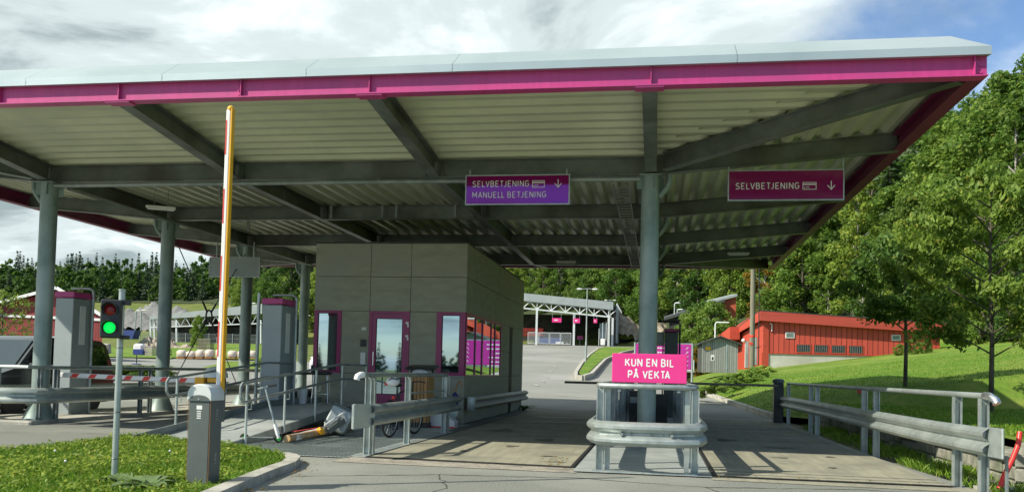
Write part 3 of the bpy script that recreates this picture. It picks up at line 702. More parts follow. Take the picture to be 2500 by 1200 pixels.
# sloped metal flashing along the edges
def flashing(y0, sgn):
    mb = MB(); ed = [XO0 - .06, -12.9, -9.75, -7.45, -5.15, -2.95, 1.0, XO1 + .03]
    for a, b in zip(ed[:-1], ed[1:]):
        yo, yt = y0 - .045 * sgn, y0 + .44 * sgn; gap = .006
        tb = b - gap if b < XO1 else b - .36
        prof0 = [(a, yo, ZF + HF - .035), (a, yo, ZF + HF + .075), (a, yt, ZF + HF + .40), (a, yt + .05 * sgn, ZF + HF + .39), (a, yt + .05 * sgn, ZF + HF + .03)]
        prof1 = [(b - gap, p[1], p[2]) for p in prof0[:2]] + [(tb, p[1], p[2]) for p in prof0[2:4]] + [(b - gap, prof0[4][1], prof0[4][2])]
        n = 5; mb.add(prof0 + prof1, [(4, 3, 2, 1, 0), (5, 6, 7, 8, 9)] + [(i, (i + 1) % n, n + (i + 1) % n, n + i) for i in range(n)])
        mb.cyl((b - gap, yo - .004 * sgn, ZF + HF + .02), (b - gap, yo + .02 * sgn, ZF + HF + .02), .012, n=6) if b < 4 else None
    return mb.build('flashing', M['flash'], canopy, world=True)
flashing(YO0, 1); flashing(YO1, -1)
for x0 in (XO1, XO0):
    sg = 1 if x0 > 0 else -1
    MB().bb(x0 - .04, x0 + .045, YO0 + .5, YO1 - .5, ZF + HF + .002, ZF + HF + .26).build('flashing', M['flash'], canopy, world=True)
# columns
for x in (XI0, XI1):
    for y in rows:
        mb = MB(); left = x < -5
        r0 = .34 if left else .20
        prof = [(r0, 0), (r0 - .01, .02), (.166, .44 if left else .06), (.165, .46 if left else .07), (.165, 4.55), (.165, 4.872)]
        mb.lathe((x, y, 0), prof, 28)
        for k in range(4):
            a = k * math.pi / 2 + .4
            mb.box((x + .2 * math.cos(a), y + .2 * math.sin(a), 4.74), (.12, .014, .24), rz=a)
        mb.bb(x - .2, x + .2, y - .2, y + .2, 4.856, 4.876)
        c = mb.build('column', M['colsteel'], canopy, smooth=True, world=True)
        s_ = 1 if not left else -1
        MB().tube([(x + .34 * s_, y - .02, 4.9), (x + .34 * s_, y - .02, 4.78), (x + .28 * s_, y - .02, 4.64), (x + .15 * s_, y - .02, 4.48)], .055, 10).build('drain_pipe', M['colsteel'], c, smooth=True, world=True)
mb = MB()
for dx in (-.14, .14): mb.bar((-.72 + dx, 16.2, 4.74), (-.72 + dx, 28.4, 4.74), .02, .06)
for y in fr(16.3, 28.3, .3): mb.bar((-.86, y, 4.745), (-.58, y, 4.745), .03, .02)
mb.build('cable_ladder', M['galv_dark'], canopy, world=True)
mb = MB(); mb.tube([(-12.1, 15.78, 4.80), (-.36, 15.78, 4.80)], .045, 8)
for x in fr(-11.6, -.5, 1.05): mb.bar((x, 15.82, 4.80), (x, 15.82, 4.882), .03, .02, up=(0, 1, 0))
mb.build('conduit', M['galv_dark'], canopy, world=True, smooth=True)
mb = MB()
for x, y in ((-7.9, 20.1), (-6.6, 20.1), (-6.25, 20.1), (-4.8, 20.1), (-11, 22), (-9.6, 17.8)): mb.bar((x, y, 4.9), (x, y, 5.2), .06, .05, up=(0, 1, 0))
mb.tube([(-12.1, 16.2, 4.82), (-12.05, 29, 4.82)], .03, 6)
mb.build('hanger', M['galv_dark'], canopy, world=True)
# X bracing with a centre ring between the left columns
br = []
cx_, cy_, cz_ = XI0 + .0, 22.5, 2.6
mb = MB()
for (y, z) in ((20.5, 4.6), (24.5, 4.6), (20.55, .5), (24.45, .5)):
    v = Vector((0, y - cy_, z - cz_)).normalized()
    mb.cyl((cx_, cy_ + v.y * .16, cz_ + v.z * .16), (cx_, y, z), .014, n=6)
    mb.cyl((cx_, cy_ + v.y * .16, cz_ + v.z * .16), (cx_, cy_ + v.y * .5, cz_ + v.z * .5), .028, n=8)
mb.torus((cx_, cy_, cz_), (1, 0, 0), .16, .025, 24, 8)
mb.build('tie_rod_bracing', M['black'], canopy, smooth=True, world=True)

# lamps under the canopy
def batten(loc, label, rz=0, hang=0):
    t = thing('ceiling_light', label, 'lamp', loc, rz, 'lamps under the canopy')
    MB().rbox((0, 0, .03), (.62, .16, .05), .01).build('housing', M['white'], t)
    mb = MB(); mb.cyl((-.28, -.035, -.01), (.28, -.035, -.01), .018, n=8); mb.cyl((-.28, .035, -.01), (.28, .035, -.01), .018, n=8)
    mb.build('tube', M['lamp'], t, smooth=True)
    if hang:
        mb = MB(); mb.cyl((-.14, 0, .055), (-.14, 0, hang), .008, n=6); mb.cyl((.14, 0, .055), (.14, 0, hang), .008, n=6); mb.bb(-.2, -.1, -.03, .03, hang - .03, hang); mb.build('hanger', M['galv_dark'], t)
    return t
batten((-11.05, 17.9, 4.72), 'pale batten lamp hung on two rods beside the front left column', .5, .45)
batten((-2.85, 27, 4.70), 'double tube lamp under the canopy above the far end of the left weighing lane', 0, .17)
batten((2.3, 26.2, 4.86), 'yellowish double tube lamp under the canopy above the far end of the right lane', 0, .2)

# ------------------------------------------------------------------ hanging signs
def card_icon(mb, x, z, w, h, y):
    t = .011
    mb.bb(x, x + w, y - .002, y, z, z + t); mb.bb(x, x + w, y - .002, y, z + h - t, z + h)
    mb.bb(x, x + t, y - .002, y, z + t + .0005, z + h - t - .0005); mb.bb(x + w - t, x + w, y - .002, y, z + t + .0005, z + h - t - .0005)
    mb.bb(x + t + .001, x + w - t - .001, y - .0019, y, z + h * .62, z + h * .78)
    mb.bb(x + .05, x + w * .5, y - .0019, y, z + h * .30, z + h * .38); mb.bb(x + .025, x + .04, y - .0019, y, z + h * .2, z + h * .32)
def arrow(mb, x, z, h, y):
    mb.bb(x - .007, x + .007, y - .002, y, z + .012, z + h)
    for s_ in (-1, 1): mb.add([(x + s_ * a, y - .0025, z + b) for a, b in ((-.004, -.005), (.066, .078), (.056, .088), (-.006, .014))], [(0, 1, 2, 3)])
def hang_sign(label, x0, x1, zt, zbm, Y, tilt, lines, rods, icon_row, pm_='signred'):
    w, h = x1 - x0, zt - zbm
    t = thing('hanging_sign', label, 'sign', ((x0 + x1) / 2, Y, zbm))

    pan = MB().bb(-w / 2 + .02, w / 2 - .02, -.012, .02, .02, h - .02).build('panel', M[pm_], t); pan.rotation_euler = (tilt, 0, 0)
    mb = MB(); y0, y1 = -.02, .03
    mb.bb(-w / 2, w / 2, y0, y1, 0, .0195); mb.bb(-w / 2, w / 2, y0, y1, h - .0195, h); mb.bb(-w / 2, -w / 2 + .0195, y0, y1, .02, h - .02); mb.bb(w / 2 - .0195, w / 2, y0, y1, .02, h - .02)
    f = mb.build('frame', M['galv'], t); f.rotation_euler = (tilt, 0, 0)
    for s_, z, sz in lines:
        o = text(s_, sz, M['sign_text'], pan, (-w / 2 + .14, -.0125, z), bold=.135)
    mb = MB(); card_icon(mb, w / 2 - .69, icon_row - .02, .23, .13, -.0125)
    mb.build('card_symbol', M['sign_text'], pan); mb = MB(); arrow(mb, w / 2 - .215, icon_row - .03, .16, -.0125); mb.build('arrow_symbol', M['sign_text'], pan)
    mb = MB()
    for x, zz in rods: mb.bb(x - .012, x + .012, .031, .055, .0, zz)
    mb.build('hanger_rod', M['galv'], t)
    return t
hang_sign('magenta hanging sign reading SELVBETJENING and MANUELL BETJENING above the left weighing lane', -3.545, -1.61, 4.865, 4.315, 15.64, rad(1.6),
          [('SELVBETJENING', .335, .10), ('MANUELL BETJENING', .135, .10)], [(-.9, .66), (.9, .66)], .33, 'signgloss')
hang_sign('dark magenta hanging sign reading only SELVBETJENING above the right weighing lane', 1.175, 3.13, 4.90, 4.355, 15.64, rad(-1.5),
          [('SELVBETJENING', .21, .102)], [(-.965, .62), (.965, .75)], .21)
t = thing('hanging_sign', 'pale back of a hanging sign at the far left edge of the canopy', 'sign', (-12.36, 24, 3.87))
MB().bb(-.78, .78, -.02, .02, 0, .55).build('panel', M['boxgrey'], t)
mb = MB(); mb.bb(-.8, -.781, -.03, .03, -.02, .57); mb.bb(.781, .8, -.03, .03, -.02, .57); mb.bb(-.78, .78, -.03, .03, .551, .57); mb.bb(-.78, .78, -.03, .03, -.02, -.001); mb.bb(-.6, -.57, -.015, .015, .571, 1.03); mb.bb(.57, .6, -.015, .015, .571, 1.03); mb.build('frame', M['galv'], t)

# ------------------------------------------------------------------ attendant booth
BX0, BX1, BY0, BY1, BZ = -8.2, -4.44, 20.0, 28.9, 4.28
booth = thing('booth', 'grey panelled attendant booth with plum door and window frames between the lanes', 'booth', ((BX0 + BX1) / 2, (BY0 + BY1) / 2, 0))
core = MB().bb(BX0 + .03, BX1 - .03, BY0 + .03, BY1 - .03, 0, BZ - .02).build('wall', M['dark'], booth, world=True)
def panel_f(x0, x1, z0, z1):   # facade panel in the front face
    return MB().bb(x0 + .006, x1 - .006, BY0, BY0 + .028, z0 + .006, z1 - .006).build('wall_panel', M['panel'], booth, world=True)
def panel_s(y0, y1, z0, z1):
    return MB().bb(BX1 - .028, BX1, y0 + .006, y1 - .006, z0 + .006, z1 - .006).build('wall_panel', M['panel'], booth, world=True)
DX0, DX1 = -6.80, -5.80
for z0, z1 in ((3.455, BZ), (2.63, 3.455)):
    for x0, x1 in ((BX0, DX0), (DX0, DX1), (DX1, BX1)): panel_f(x0, x1, z0, z1)
W1, W2 = (-8.19, -7.50), (-5.14, -4.452)
panel_f(W1[1], DX0, 1.14, 2.63); panel_f(BX0, DX0, .02, 1.14); panel_f(DX1, W2[0], 1.14, 2.63); panel_f(DX1, BX1, .62, 1.14); panel_f(DX1, BX1, 0.02, .62)
for z0, z1 in ((3.455, BZ), (2.63, 3.455)):
    panel_s(BY0 + .03, 24.2, z0, z1); panel_s(24.2, BY1, z0, z1)
SW = (20.06, 24.75)
panel_s(BY0 + .03, 24.8, .62, 1.14); panel_s(BY0 + .03, 24.8, .02, .62); panel_s(24.8, 26.2, .02, 1.14); panel_s(24.8, 26.2, 1.14, 1.85); panel_s(24.8, 26.2, 1.85, 2.63); panel_s(26.75, BY1, .02, 1.14); panel_s(26.75, BY1, 1.14, 2.63)
MB().bb(BX0 - .004, BX1 + .004, BY0 - .004, BY1 + .004, BZ - .03, BZ + .01).build('roof', M['roofdark'], booth, world=True)
def front_window(x0, x1, z0, z1, name, open_sash=False, fw=.1):
    y0, y1 = BY0 - .012, BY0 + .06; mb = MB()
    mb.bb(x0, x1, y0, y1, z1 - fw * .55, z1); mb.bb(x0, x1, y0, y1, z0, z0 + fw * .55)
    mb.bb(x0, x0 + fw, y0, y1, z0 + fw * .55 + .0005, z1 - fw * .55 - .0005); mb.bb(x1 - fw, x1, y0, y1, z0 + fw * .55 + .0005, z1 - fw * .55 - .0005)
    f = mb.build(name, M['plum'], booth, world=True)
    MB().bb(x0 + fw, x1 - fw, BY0 + .012, BY0 + .022, z0 + fw * .55, z1 - fw * .55).build('pane', M['glass'], f, world=True)
    if open_sash:
        mb = MB(); mb.bb(x1 - fw - .07, x1 - fw - .02, BY0 - .006, BY0 + .0115, z0 + .08, z1 - .08); mb.build('sash', M['black'], f, world=True)
    return f
front_window(*W1, 1.14, 2.63, 'window', True); w2 = front_window(*W2, 1.14, 2.63, 'window', fw=.13)
mb = MB(); y0, y1 = BY0 - .014, BY0 + .05
mb.bb(DX0, DX0 + .07, y0, y1, .42, 2.63); mb.bb(DX1 - .07, DX1, y0, y1, .42, 2.63); mb.bb(DX0 + .0705, DX1 - .0705, y0, y1, 2.57, 2.63)
dr = mb.build('door_frame', M['plum'], booth, world=True)
mb = MB(); y0, y1 = BY0 - .006, BY0 + .04; a, b = DX0 + .075, DX1 - .075
mb.bb(a, a + .10, y0, y1, .44, 2.565); mb.bb(b - .10, b, y0, y1, .44, 2.565); mb.bb(a + .1005, b - .1005, y0, y1, 2.46, 2.565); mb.bb(a + .1005, b - .1005, y0, y1, .44, .66)
door = mb.build('door', M['plum'], booth, world=True)
MB().bb(a + .1, b - .1, BY0 + .01, BY0 + .02, .66, 2.46).build('pane', M['glass'], door, world=True)
MB().tube([(a + .06, BY0 - .008, 1.32), (a + .06, BY0 - .06, 1.34), (a + .06, BY0 - .06, 1.66), (a + .06, BY0 - .008, 1.68)], .012, 8).build('handle', M['chrome'], door, smooth=True, world=True)
mb = MB()
for z in (2.02, 2.33): mb.bb(b - .015, b + .05, y0 - .025, y0 - .001, z, z + .055); mb.bb(b + .02, b + .06, y0 - .02, y0 - .0095, z - .07, z - .005)
mb.build('hinge', M['white'], door, world=True)
for (x0, x1) in (W1, W2): MB().bb(x0 - .004, x1 + .004 if x1 > -5 else x1 + .02, BY0 - .045, BY0 - .0125, 1.115, 1.139).build('sill', M['galv_dark'], booth, world=True)
mb = MB(); mb.bb(BX0 - .006, BX1 + .006, BY0 - .012, BY0 - .001, .0, .045); mb.build('base_flashing', M['galv_dark'], booth, world=True)
for (x0, x1, z0, z1, fw, ob) in ((*W1, 1.14, 2.63, .1, 0), (*W2, 1.14, 2.63, .13, 0), (DX0 + .075, DX1 - .075, .44 + .165, 2.565 - .05, .1, 1)):
    mb = MB(); a, b, c, d = x0 + fw, x1 - fw, z0 + fw * .55, z1 - fw * .55; e = .014
    mb.bb(a, b, BY0 - .002, BY0 + .0095, d - e, d); mb.bb(a, b, BY0 - .002, BY0 + .0095, c, c + e); mb.bb(a, a + e, BY0 - .002, BY0 + .0095, c + e, d - e); mb.bb(b - e, b, BY0 - .002, BY0 + .0095, c + e, d - e)
    mb.build('glazing_seal', M['rubber'], booth, world=True)
# ribbon window on the lane side
mb = MB(); x0, x1 = BX1 - .05, BX1 + .012
mb.bb(x0, x1, SW[0], SW[1], 2.57, 2.63); mb.bb(x0, x1, SW[0], SW[1], 1.14, 1.17)
for y, w in ((SW[0], .05), (21.12, .06), (22.0, .07), (23.2, .05), (23.75, .04), (SW[1] - .06, .06)): mb.bb(x0, x1, y, y + w, 1.1705, 2.5695)
f = mb.build('window_frame', M['plum'], booth, world=True)
MB().bb(BX1 - .02, BX1 - .01, SW[0] + .05, SW[1] - .06, 1.17, 2.57).build('pane', M['glass_side'], f, world=True)
mb = MB(); mb.bb(BX1 - .05, BX1 + .003, 26.21, 26.74, .3, 2.6); d2 = mb.build('door', M['rubber'], booth, world=True)
mb = MB(); mb.bb(-7.0, -6.86, BY0 - .03, BY0 - .001, 1.78, 1.95); mb.bb(-6.97, -6.9, BY0 - .05, BY0 - .0305, 1.8, 1.9); mb.build('intercom', M['black'], booth, world=True)
MB().bb(-6.99, -6.87, BY0 - .025, BY0 - .001, 1.34, 1.64).build('notice_plate', M['white'], booth, world=True)
MB().bb(-6.98, -6.86, BY0 - .03, BY0 - .001, 2.17, 2.24).build('sensor_box', M['white'], booth, world=True)
# guard rail bolted to the booth wall along the lane
t = thing('guard_rail', 'W-shaped guard rail fixed low along the lane side of the booth', 'guard rail', (-4.3, 24, 0))
wbeam([(-4.3, 20.1), (-4.3, 28.9), (-4.45, 29.25)], .50).build('rail', M['galv_dark'], t, smooth=True, world=True)
MB().lathe((-4.27, 20.05, .345), [(.10, 0), (.105, .01), (.105, .30), (.10, .31)], 16).build('end_cap', M['galv'], t, smooth=True, world=True)
mb = MB()
for y in fr(20.8, 28, 1.2): mb.bb(-4.435, -4.296, y, y + .06, .36, .64)
mb.build('bracket', M['galv_dark'], t, world=True)
t = thing('hoop_pole', 'slim grey pole with a bent top arm at the back left corner of the booth', 'pole', (-9.45, 24, 0))
MB().tube([(0, 0, 0), (0, 0, 2.72), (.04, 0, 2.8), (.12, 0, 2.82), (1.2, 0, 2.82)], .035, 8).build('pole', M['galv_dark'], t, smooth=True)

# ------------------------------------------------------------------ guard rails with handrails
def rail_thing(label, loc): return thing('guard_rail', label, 'guard rail', loc)
# centre island: a closed nose towards the camera
isl = rail_thing('pale guard rail and handrail wrapping the island nose in front of the round column', (-.12, 11.4, 0))
nose = [(.60, 26.2), (.60, 12.1), (.58, 11.6), (.48, 11.25), (.2, 11.12), (-.42, 11.12), (-.70, 11.25), (-.82, 11.6), (-.84, 12.1), (-.84, 26.2)]
def bulge(p, z): return wbeam(p, z)
rl = wbeam(list(reversed(nose)), .52); # travel keeps the outside on the right
rl.build('rail', M['galv'], isl, smooth=True, world=True)
hp = [(.5, 26, 1.12), (.52, 11.75, 1.12), (.47, 11.5, 1.12), (.36, 11.44, 1.12), (-.6, 11.44, 1.12), (-.71, 11.5, 1.12), (-.76, 11.75, 1.12), (-.74, 26, 1.12)]
MB().tube(hp, .037, 12).build('handrail', M['galv'], isl, smooth=True, world=True)
for x, rz in ((-.74, 0), (.5, 0)):
    for y in (11.5, 12.3, 15.1, 16.4, 19.0, 20.2, 23.0, 24.2):
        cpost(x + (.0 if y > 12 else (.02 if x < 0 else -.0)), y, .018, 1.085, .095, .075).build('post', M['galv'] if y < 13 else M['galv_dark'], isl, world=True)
for x in (-.62, .40): cpost(x, 11.58, .018, 1.083, .07, .06, rz=1.57).build('post', M['galv'], isl, world=True)
MB().bb(-.80, .53, 11.3, 11.46, .017, .03).build('base_plate', M['galv'], isl, world=True)
mb = MB()
for x in (-.42, .2): mb.cyl((x, 11.11, .52), (x, 11.06, .52), .022, n=8)
for x in (-.3, -.05, .1): mb.cyl((x, 11.11, .525), (x, 11.09, .525), .012, n=8)
mb.build('bolt', M['galv_dark'], isl, world=True)
# left lane rail by the booth platform
lr = rail_thing('short guard rail with white handrail end between metal platform and left weighing lane', (-4.1, 14.5, 0))
wbeam([(-3.98, 17.45), (-4.0, 17.2), (-4.0, 12.1), (-4.01, 11.9)][::-1], .60).build('rail', M['galv_dark'], lr, smooth=True, world=True)
MB().prism([(-4.075, 11.45, .435), (-4.075, 11.45, .765), (-4.055, 11.47, .775), (-3.955, 12.0, .755), (-3.955, 12.0, .445), (-4.055, 11.47, .425)], (-.03, .004, 0)).build('end_plate', M['galv'], lr, world=True)
MB().tube([(-4.14, 11.95, 1.17), (-4.14, 17.0, 1.17)], .036, 10).build('handrail', M['galv_dark'], lr, smooth=True, world=True)
MB().tube([(-4.14, 11.96, 1.17), (-4.15, 11.90, 1.17), (-4.18, 11.86, 1.15), (-4.19, 11.85, 1.10)], .046, 10).build('end_cap', M['white'], lr, smooth=True, world=True)
for y in (12.25, 12.42, 14.3, 16.9, 17.1): cpost(-4.14, y, .02, 1.135, .095, .075).build('post', M['galv'], lr, world=True)
MB().tube([(-4.15, 14.35, .86), (-4.15, 16.85, .86)], .015, 8).build('mid_rail', M['galv_dark'], lr, smooth=True, world=True)
MB().bb(-4.25, -4.05, 11.95, 17.4, .005, .02).build('base_plate', M['galv'], lr, world=True)
# right lane rail
rr = rail_thing('long guard rail with handrail along the right edge of the right weighing lane', (3.65, 16, 0))
wbeam([(3.50, 25.7), (3.52, 24), (3.545, 12), (3.56, 10.15)], [.62, .62, .62, .635]).build('rail', M['galv'], rr, smooth=True, world=True)
MB().rbox((3.575, 10.06, .64), (.03, .34, .33), .012, rz=.12).build('end_plate', M['galv'], rr, world=True)
MB().tube([(3.64, 25.5, 1.13), (3.645, 10.55, 1.13)], .034, 10).build('handrail', M['galv'], rr, smooth=True, world=True)
MB().tube([(3.645, 10.56, 1.13), (3.655, 10.44, 1.125), (3.69, 10.38, 1.09), (3.70, 10.36, 1.05)], .046, 10).build('end_cap', M['chrome'], rr, smooth=True, world=True)
for y in (10.62, 11.5, 15.5, 16.35, 20.95, 21.8, 25.4): cpost(3.65, y, -.12, 1.1, .095, .085).build('post', M['galv'], rr, world=True)
MB().bb(3.71, 3.73, 10.12, 10.17, -.1, .5).build('stay', M['galv_dark'], rr, world=True)
# left island rail round the first left column
li = rail_thing('curved guard rail and handrail round the front left canopy column and terminal', (-12.6, 17, 0))
n2 = [(-13.9, 27), (-13.9, 16.0), (-13.75, 15.45), (-13.4, 15.2), (-12.5, 15.2), (-12.05, 15.45), (-11.92, 15.95), (-11.92, 27)]
wbeam(n2, .56).build('rail', M['galv'], li, smooth=True, world=True)
MB().tube([(-13.78, 27, 1.12), (-13.78, 15.9, 1.12), (-13.6, 15.4, 1.12), (-12.2, 15.4, 1.12), (-12.04, 15.9, 1.12), (-12.04, 27, 1.12)], .036, 10).build('handrail', M['galv'], li, smooth=True, world=True)
for x, y in ((-13.0, 15.42), (-12.88, 15.42), (-12.1, 15.62), (-11.98, 15.95), (-12.0, 18.9), (-12.0, 19.3), (-12.0, 22.9), (-13.75, 18.9), (-13.75, 22.9), (-12.0, 26.6)):
    cpost(x, y, .0, 1.085, .085, .07).build('post', M['galv_dark'], li, world=True)
struct(MB().rbox((-12.9, 21.2, .02), (1.9, 12.0, .12), .03).build('left_island', M['kerb']))
# dark rail farther back on the left lane, seen behind the ramp
bk = rail_thing('dark low guard rail running along the left lane behind the ramp', (-8.75, 24, 0))
wbeam([(-8.75, 28), (-8.75, 19.0)][::-1], .56).build('rail', M['galv_dark'], bk, smooth=True, world=True)
for y in (19.2, 19.35, 22, 24.8, 27.6): cpost(-8.68, y, 0, 1.08, .085, .07).build('post', M['galv_dark'], bk, world=True)
MB().tube([(-8.68, 28, 1.1), (-8.68, 19.1, 1.1)], .034, 8).build('handrail', M['galv_dark'], bk, smooth=True, world=True)

# sign fixed above the island nose
t = thing('message_sign', 'bright pink sign reading KUN EN BIL PÅ VEKTA on the island handrail', 'sign', (-.095, 11.42, 1.17))
MB().rbox((0, 0, .185), (.955, .02, .375), .006).build('panel', M['pink'], t)
text('KUN EN BIL', .088, M['sign_text'], t, (-.005, -.0105, .215), align='CENTER', bold=.2, space=.36, xs=.95)
text('PÅ VEKTA', .088, M['sign_text'], t, (-.005, -.0105, .062), align='CENTER', bold=.2, space=.36, xs=.95)
mb = MB(); mb.bb(-.40, -.36, .012, .035, -.12, .3); mb.bb(.36, .40, .012, .035, -.12, .3); mb.build('bracket', M['galv_dark'], t)

# ------------------------------------------------------------------ near barrier, arm raised
bt = thing('barrier', 'dark grey barrier cabinet with silver cap and its yellow and white arm raised upright', 'barrier', (-4.43, 8.24, .05))
MB().rbox((-.072, .0, .43), (.236, .25, .86), .012).build('cabinet', M['barrier_grey'], bt)
cab = bt.children[0]
mb = MB(); mb.bb(.0462, .0485, -.1255, -.120, .0, .86); mb.bb(-.1925, -.1902, -.1255, -.121, 0, .86); mb.build('trim', M['cane'], cab)
pr = [(-.072 - .132 * math.cos(math.pi * i / 16) * (1 if 0 < i < 16 else 1), .855 + .165 * max(0, math.sin(math.pi * i / 16)) ** .5) for i in range(17)]
mb = MB(); k = len(pr)
rings = [(-.137, .9), (-.12, 1), (.12, 1), (.137, .9)]
vs = [(-.072 + (x + .072) * (1 if q == 1 else .965), y, .855 + (z - .855) * (1 if q == 1 else .93)) for y, q in rings for x, z in pr]
mb.add(vs, [(j * k + i, j * k + i + 1, (j + 1) * k + i + 1, (j + 1) * k + i) for j in range(3) for i in range(k - 1)] + [tuple(range(k)), tuple(range(4 * k - 1, 3 * k - 1, -1)), (0, k, 2 * k, 3 * k, 4 * k - 1, 3 * k - 1, 2 * k - 1, k - 1)])
mb.build('cap', M['barrier_cap'], bt, smooth=True, auto=50)
pts_ = [(-.072 - .118 * math.cos(math.pi * i / 10), .850 + .06 * math.sin(math.pi * i / 10)) for i in range(11)]
MB().prism([(x, -.1395, z) for x, z in pts_], (0, .006, 0)).build('cap_opening', M['barrier_grey'], bt)
MB().cyl((-.072, -.126, .868), (-.072, -.144, .868), .009, n=10).build('lock', M['chrome'], cab)
mb = MB(); mb.bb(-.10, -.04, -.1275, -.1253, .765, .805)
for k in range(4): mb.bb(-.095, -.05, -.1275, -.1253, .74 - k * .022, .751 - k * .022)
mb.build('label_plate', M['white'], cab)
for z in (.22, .66): text('CAME', .034, M['galv'], cab, (.0462, .03, z), rot=(rad(90), rad(-90), rad(90)), space=.3)
MB().rbox((-.02, .165, .78), (.12, .075, .3), .01).build('arm_mount', M['barrier_grey'], bt)
arm = MB().rbox((-.024, .17, 2.35), (.052, .055, 3.06), .01).build('arm', M['white'], bt)
MB().rbox((.0125, .172, 2.35), (.021, .062, 3.08), .006).build('side_trim', M['yellow'], arm)
MB().ball((-.012, .172, 3.885), .037, 12, 8).build('tip', M['yellow'], arm, smooth=True)
mb = MB()
for z in (1.30, 1.98, 2.68, 3.40): mb.bb(-.046, -.032, .1405, .1423, z, z + .36)
mb.build('stripe', M['redpaint'], arm)

# ------------------------------------------------------------------ signal
t = thing('traffic_signal', 'two-lamp signal on a slim grey pole in the grass, green lamp lit', 'traffic light', (-5.29, 7.95, .05))
mb = MB(); mb.cyl((0, 0, 0), (0, 0, 1.93), .031, n=14); mb.cyl((0, 0, 0), (0, 0, .03), .07, n=14); mb.cyl((0, 0, 1.93), (0, 0, 1.945), .036, n=14)
pl = mb.build('pole', M['galv'], t, smooth=True)
mb = MB()
for z in (.26, .72, 1.36): mb.torus((0, 0, z), (0, 0, 1), .032, .004, 14, 6)
mb.build('band', M['black'], pl)
hd = MB().rbox((-.125, -.11, 1.64), (.205, .12, .41), .012).build('head', M['black'], t); hd.rotation_euler = (0, 0, rad(25)); hd.location = (.05, 0, .13); hd.scale = (.92, .92, .92)
MB().bb(-.05, .045, -.06, .04, 1.80, 1.85).build('clamp', M['black'], hd); MB().bb(-.05, .045, -.06, .04, 1.43, 1.47).build('clamp', M['black'], hd)
for z, mm, nm in ((1.735, 'redlens', 'red_lens'), (1.545, 'greenglow', 'green_lens')):
    MB().ball((-.13, -.165, z), .062, 20, 8, (1, .35, 1)).build(nm, M[mm], hd, smooth=True)
    mb = MB(); n = 20; vs = []
    for i in range(n + 1):
        a = rad(-35) + rad(250) * i / n; c, s_ = math.cos(a), math.sin(a); dep = .10 if .15 < i / n < .85 else .06
        for r_, y in ((.078, -.17), (.078, -.17 - dep), (.074, -.17 - dep), (.074, -.17)): vs.append((-.13 + r_ * c, y, z + r_ * s_))
    mb.add(vs, [(i * 4 + j, i * 4 + (j + 1) % 4, i * 4 + 4 + (j + 1) % 4, i * 4 + 4 + j) for i in range(n) for j in range(4)] + [(0, 1, 2, 3), (n * 4 + 3, n * 4 + 2, n * 4 + 1, n * 4)])
    mb.build('hood', M['black'], hd, smooth=True)

# ------------------------------------------------------------------ far left barrier, arm lowered
t = thing('barrier', 'barrier with silver dome cap and a lowered red and white arm across the left lane', 'barrier', (-8.82, 16.5, 0))
MB().rbox((0, 0, .5), (.3, .34, 1.0), .02).build('cabinet', M['barrier_grey'], t)
MB().lathe((0, 0, 1.0), [(.24, 0), (.235, .07), (.2, .15), (.13, .2), (.04, .225)], 20).build('cap', M['barrier_cap'], t, smooth=True)
arm = MB().rbox((-1.78, -.24, .95), (3.1, .05, .1), .015, ry=rad(.8)).build('arm', M['white'], t)
mb = MB()
for k in range(7):
    x = -.55 - k * .4; zz = .95 - (x + 1.78) * math.tan(rad(.8))
    mb.add([(x - .13, -.2665, zz - .042), (x + .02, -.2665, zz - .042), (x + .09, -.2665, zz + .042), (x - .06, -.2665, zz + .042)], [(0, 1, 2, 3)])
mb.build('stripe', M['redpaint'], arm)
MB().rbox((-.2, -.24, .93), (.2, .1, .14), .01).build('arm_clamp', M['yellow'], arm)
MB().rbox((.12, -.22, .95), (.34, .08, .09), .01).build('arm_tail', M['yellow'], arm)

# ------------------------------------------------------------------ card terminals with magenta lids
def terminal(label, loc, hoop=1):
    t = thing('card_terminal', label, 'terminal', loc, 0, 'card terminals with magenta lids')
    MB().rbox((0, 0, 1.29), (.44, .72, 2.58), .012).build('cabinet', M['boxgrey'], t)
    MB().rbox((0, 0, 2.66), (.48, .76, .13), .012).build('lid', M['magenta'], t)
    s = MB().bb(.2205, .235, -.13, .06, 1.55, 2.42).build('side_panel', M['white'], t)
    mb = MB(); x = .31
    mb.tube([(x, .2, 0), (x, .2, 2.72), (x - .02, .2, 2.8), (x - .1, .2, 2.84), (-.25, .2, 2.84)], .03, 10)
    mb.build('hoop', M['galv'], t, smooth=True)
    return t
tm = terminal('grey card terminal with magenta lid beside the front left column', (-13.04, 17.86, .08))
tm2 = dup(tm, (-8.22, 18.08, .0), label='grey card terminal with magenta lid between the ramp and the left lane')
t = thing('protective_post', 'slim steel post standing just left of the terminal by the ramp', 'post', (-8.62, 17.9, 0))
MB().cyl((0, 0, 0), (0, 0, 2.85), .038, n=10).build('post', M['galv'], t, smooth=True)
t = thing('card_terminal', 'dark terminal and control box standing behind the island column', 'terminal', (.3, 27, 0))
MB().rbox((.12, 0, 1.28), (.40, .7, 2.56), .012).build('cabinet', M['barrier_grey'], t)
MB().rbox((.12, 0, 2.625), (.44, .74, .1), .012).build('lid', M['plum'], t)
MB().rbox((-.24, .05, 2.38), (.30, .5, .4), .01).build('control_box', M['galv_dark'], t)
mb = MB(); mb.tube([(.38, .2, 0), (.38, .2, 2.85), (.3, .2, 2.92), (-.3, .2, 2.92)], .03, 8); mb.bb(-.14, -.10, .0, .04, 0, 2.17); mb.build('hoop', M['black'], t, smooth=True)
t = thing('equipment_rack', 'dark equipment crate standing low on the island behind the column', 'crate', (-.14, 22.2, .02))
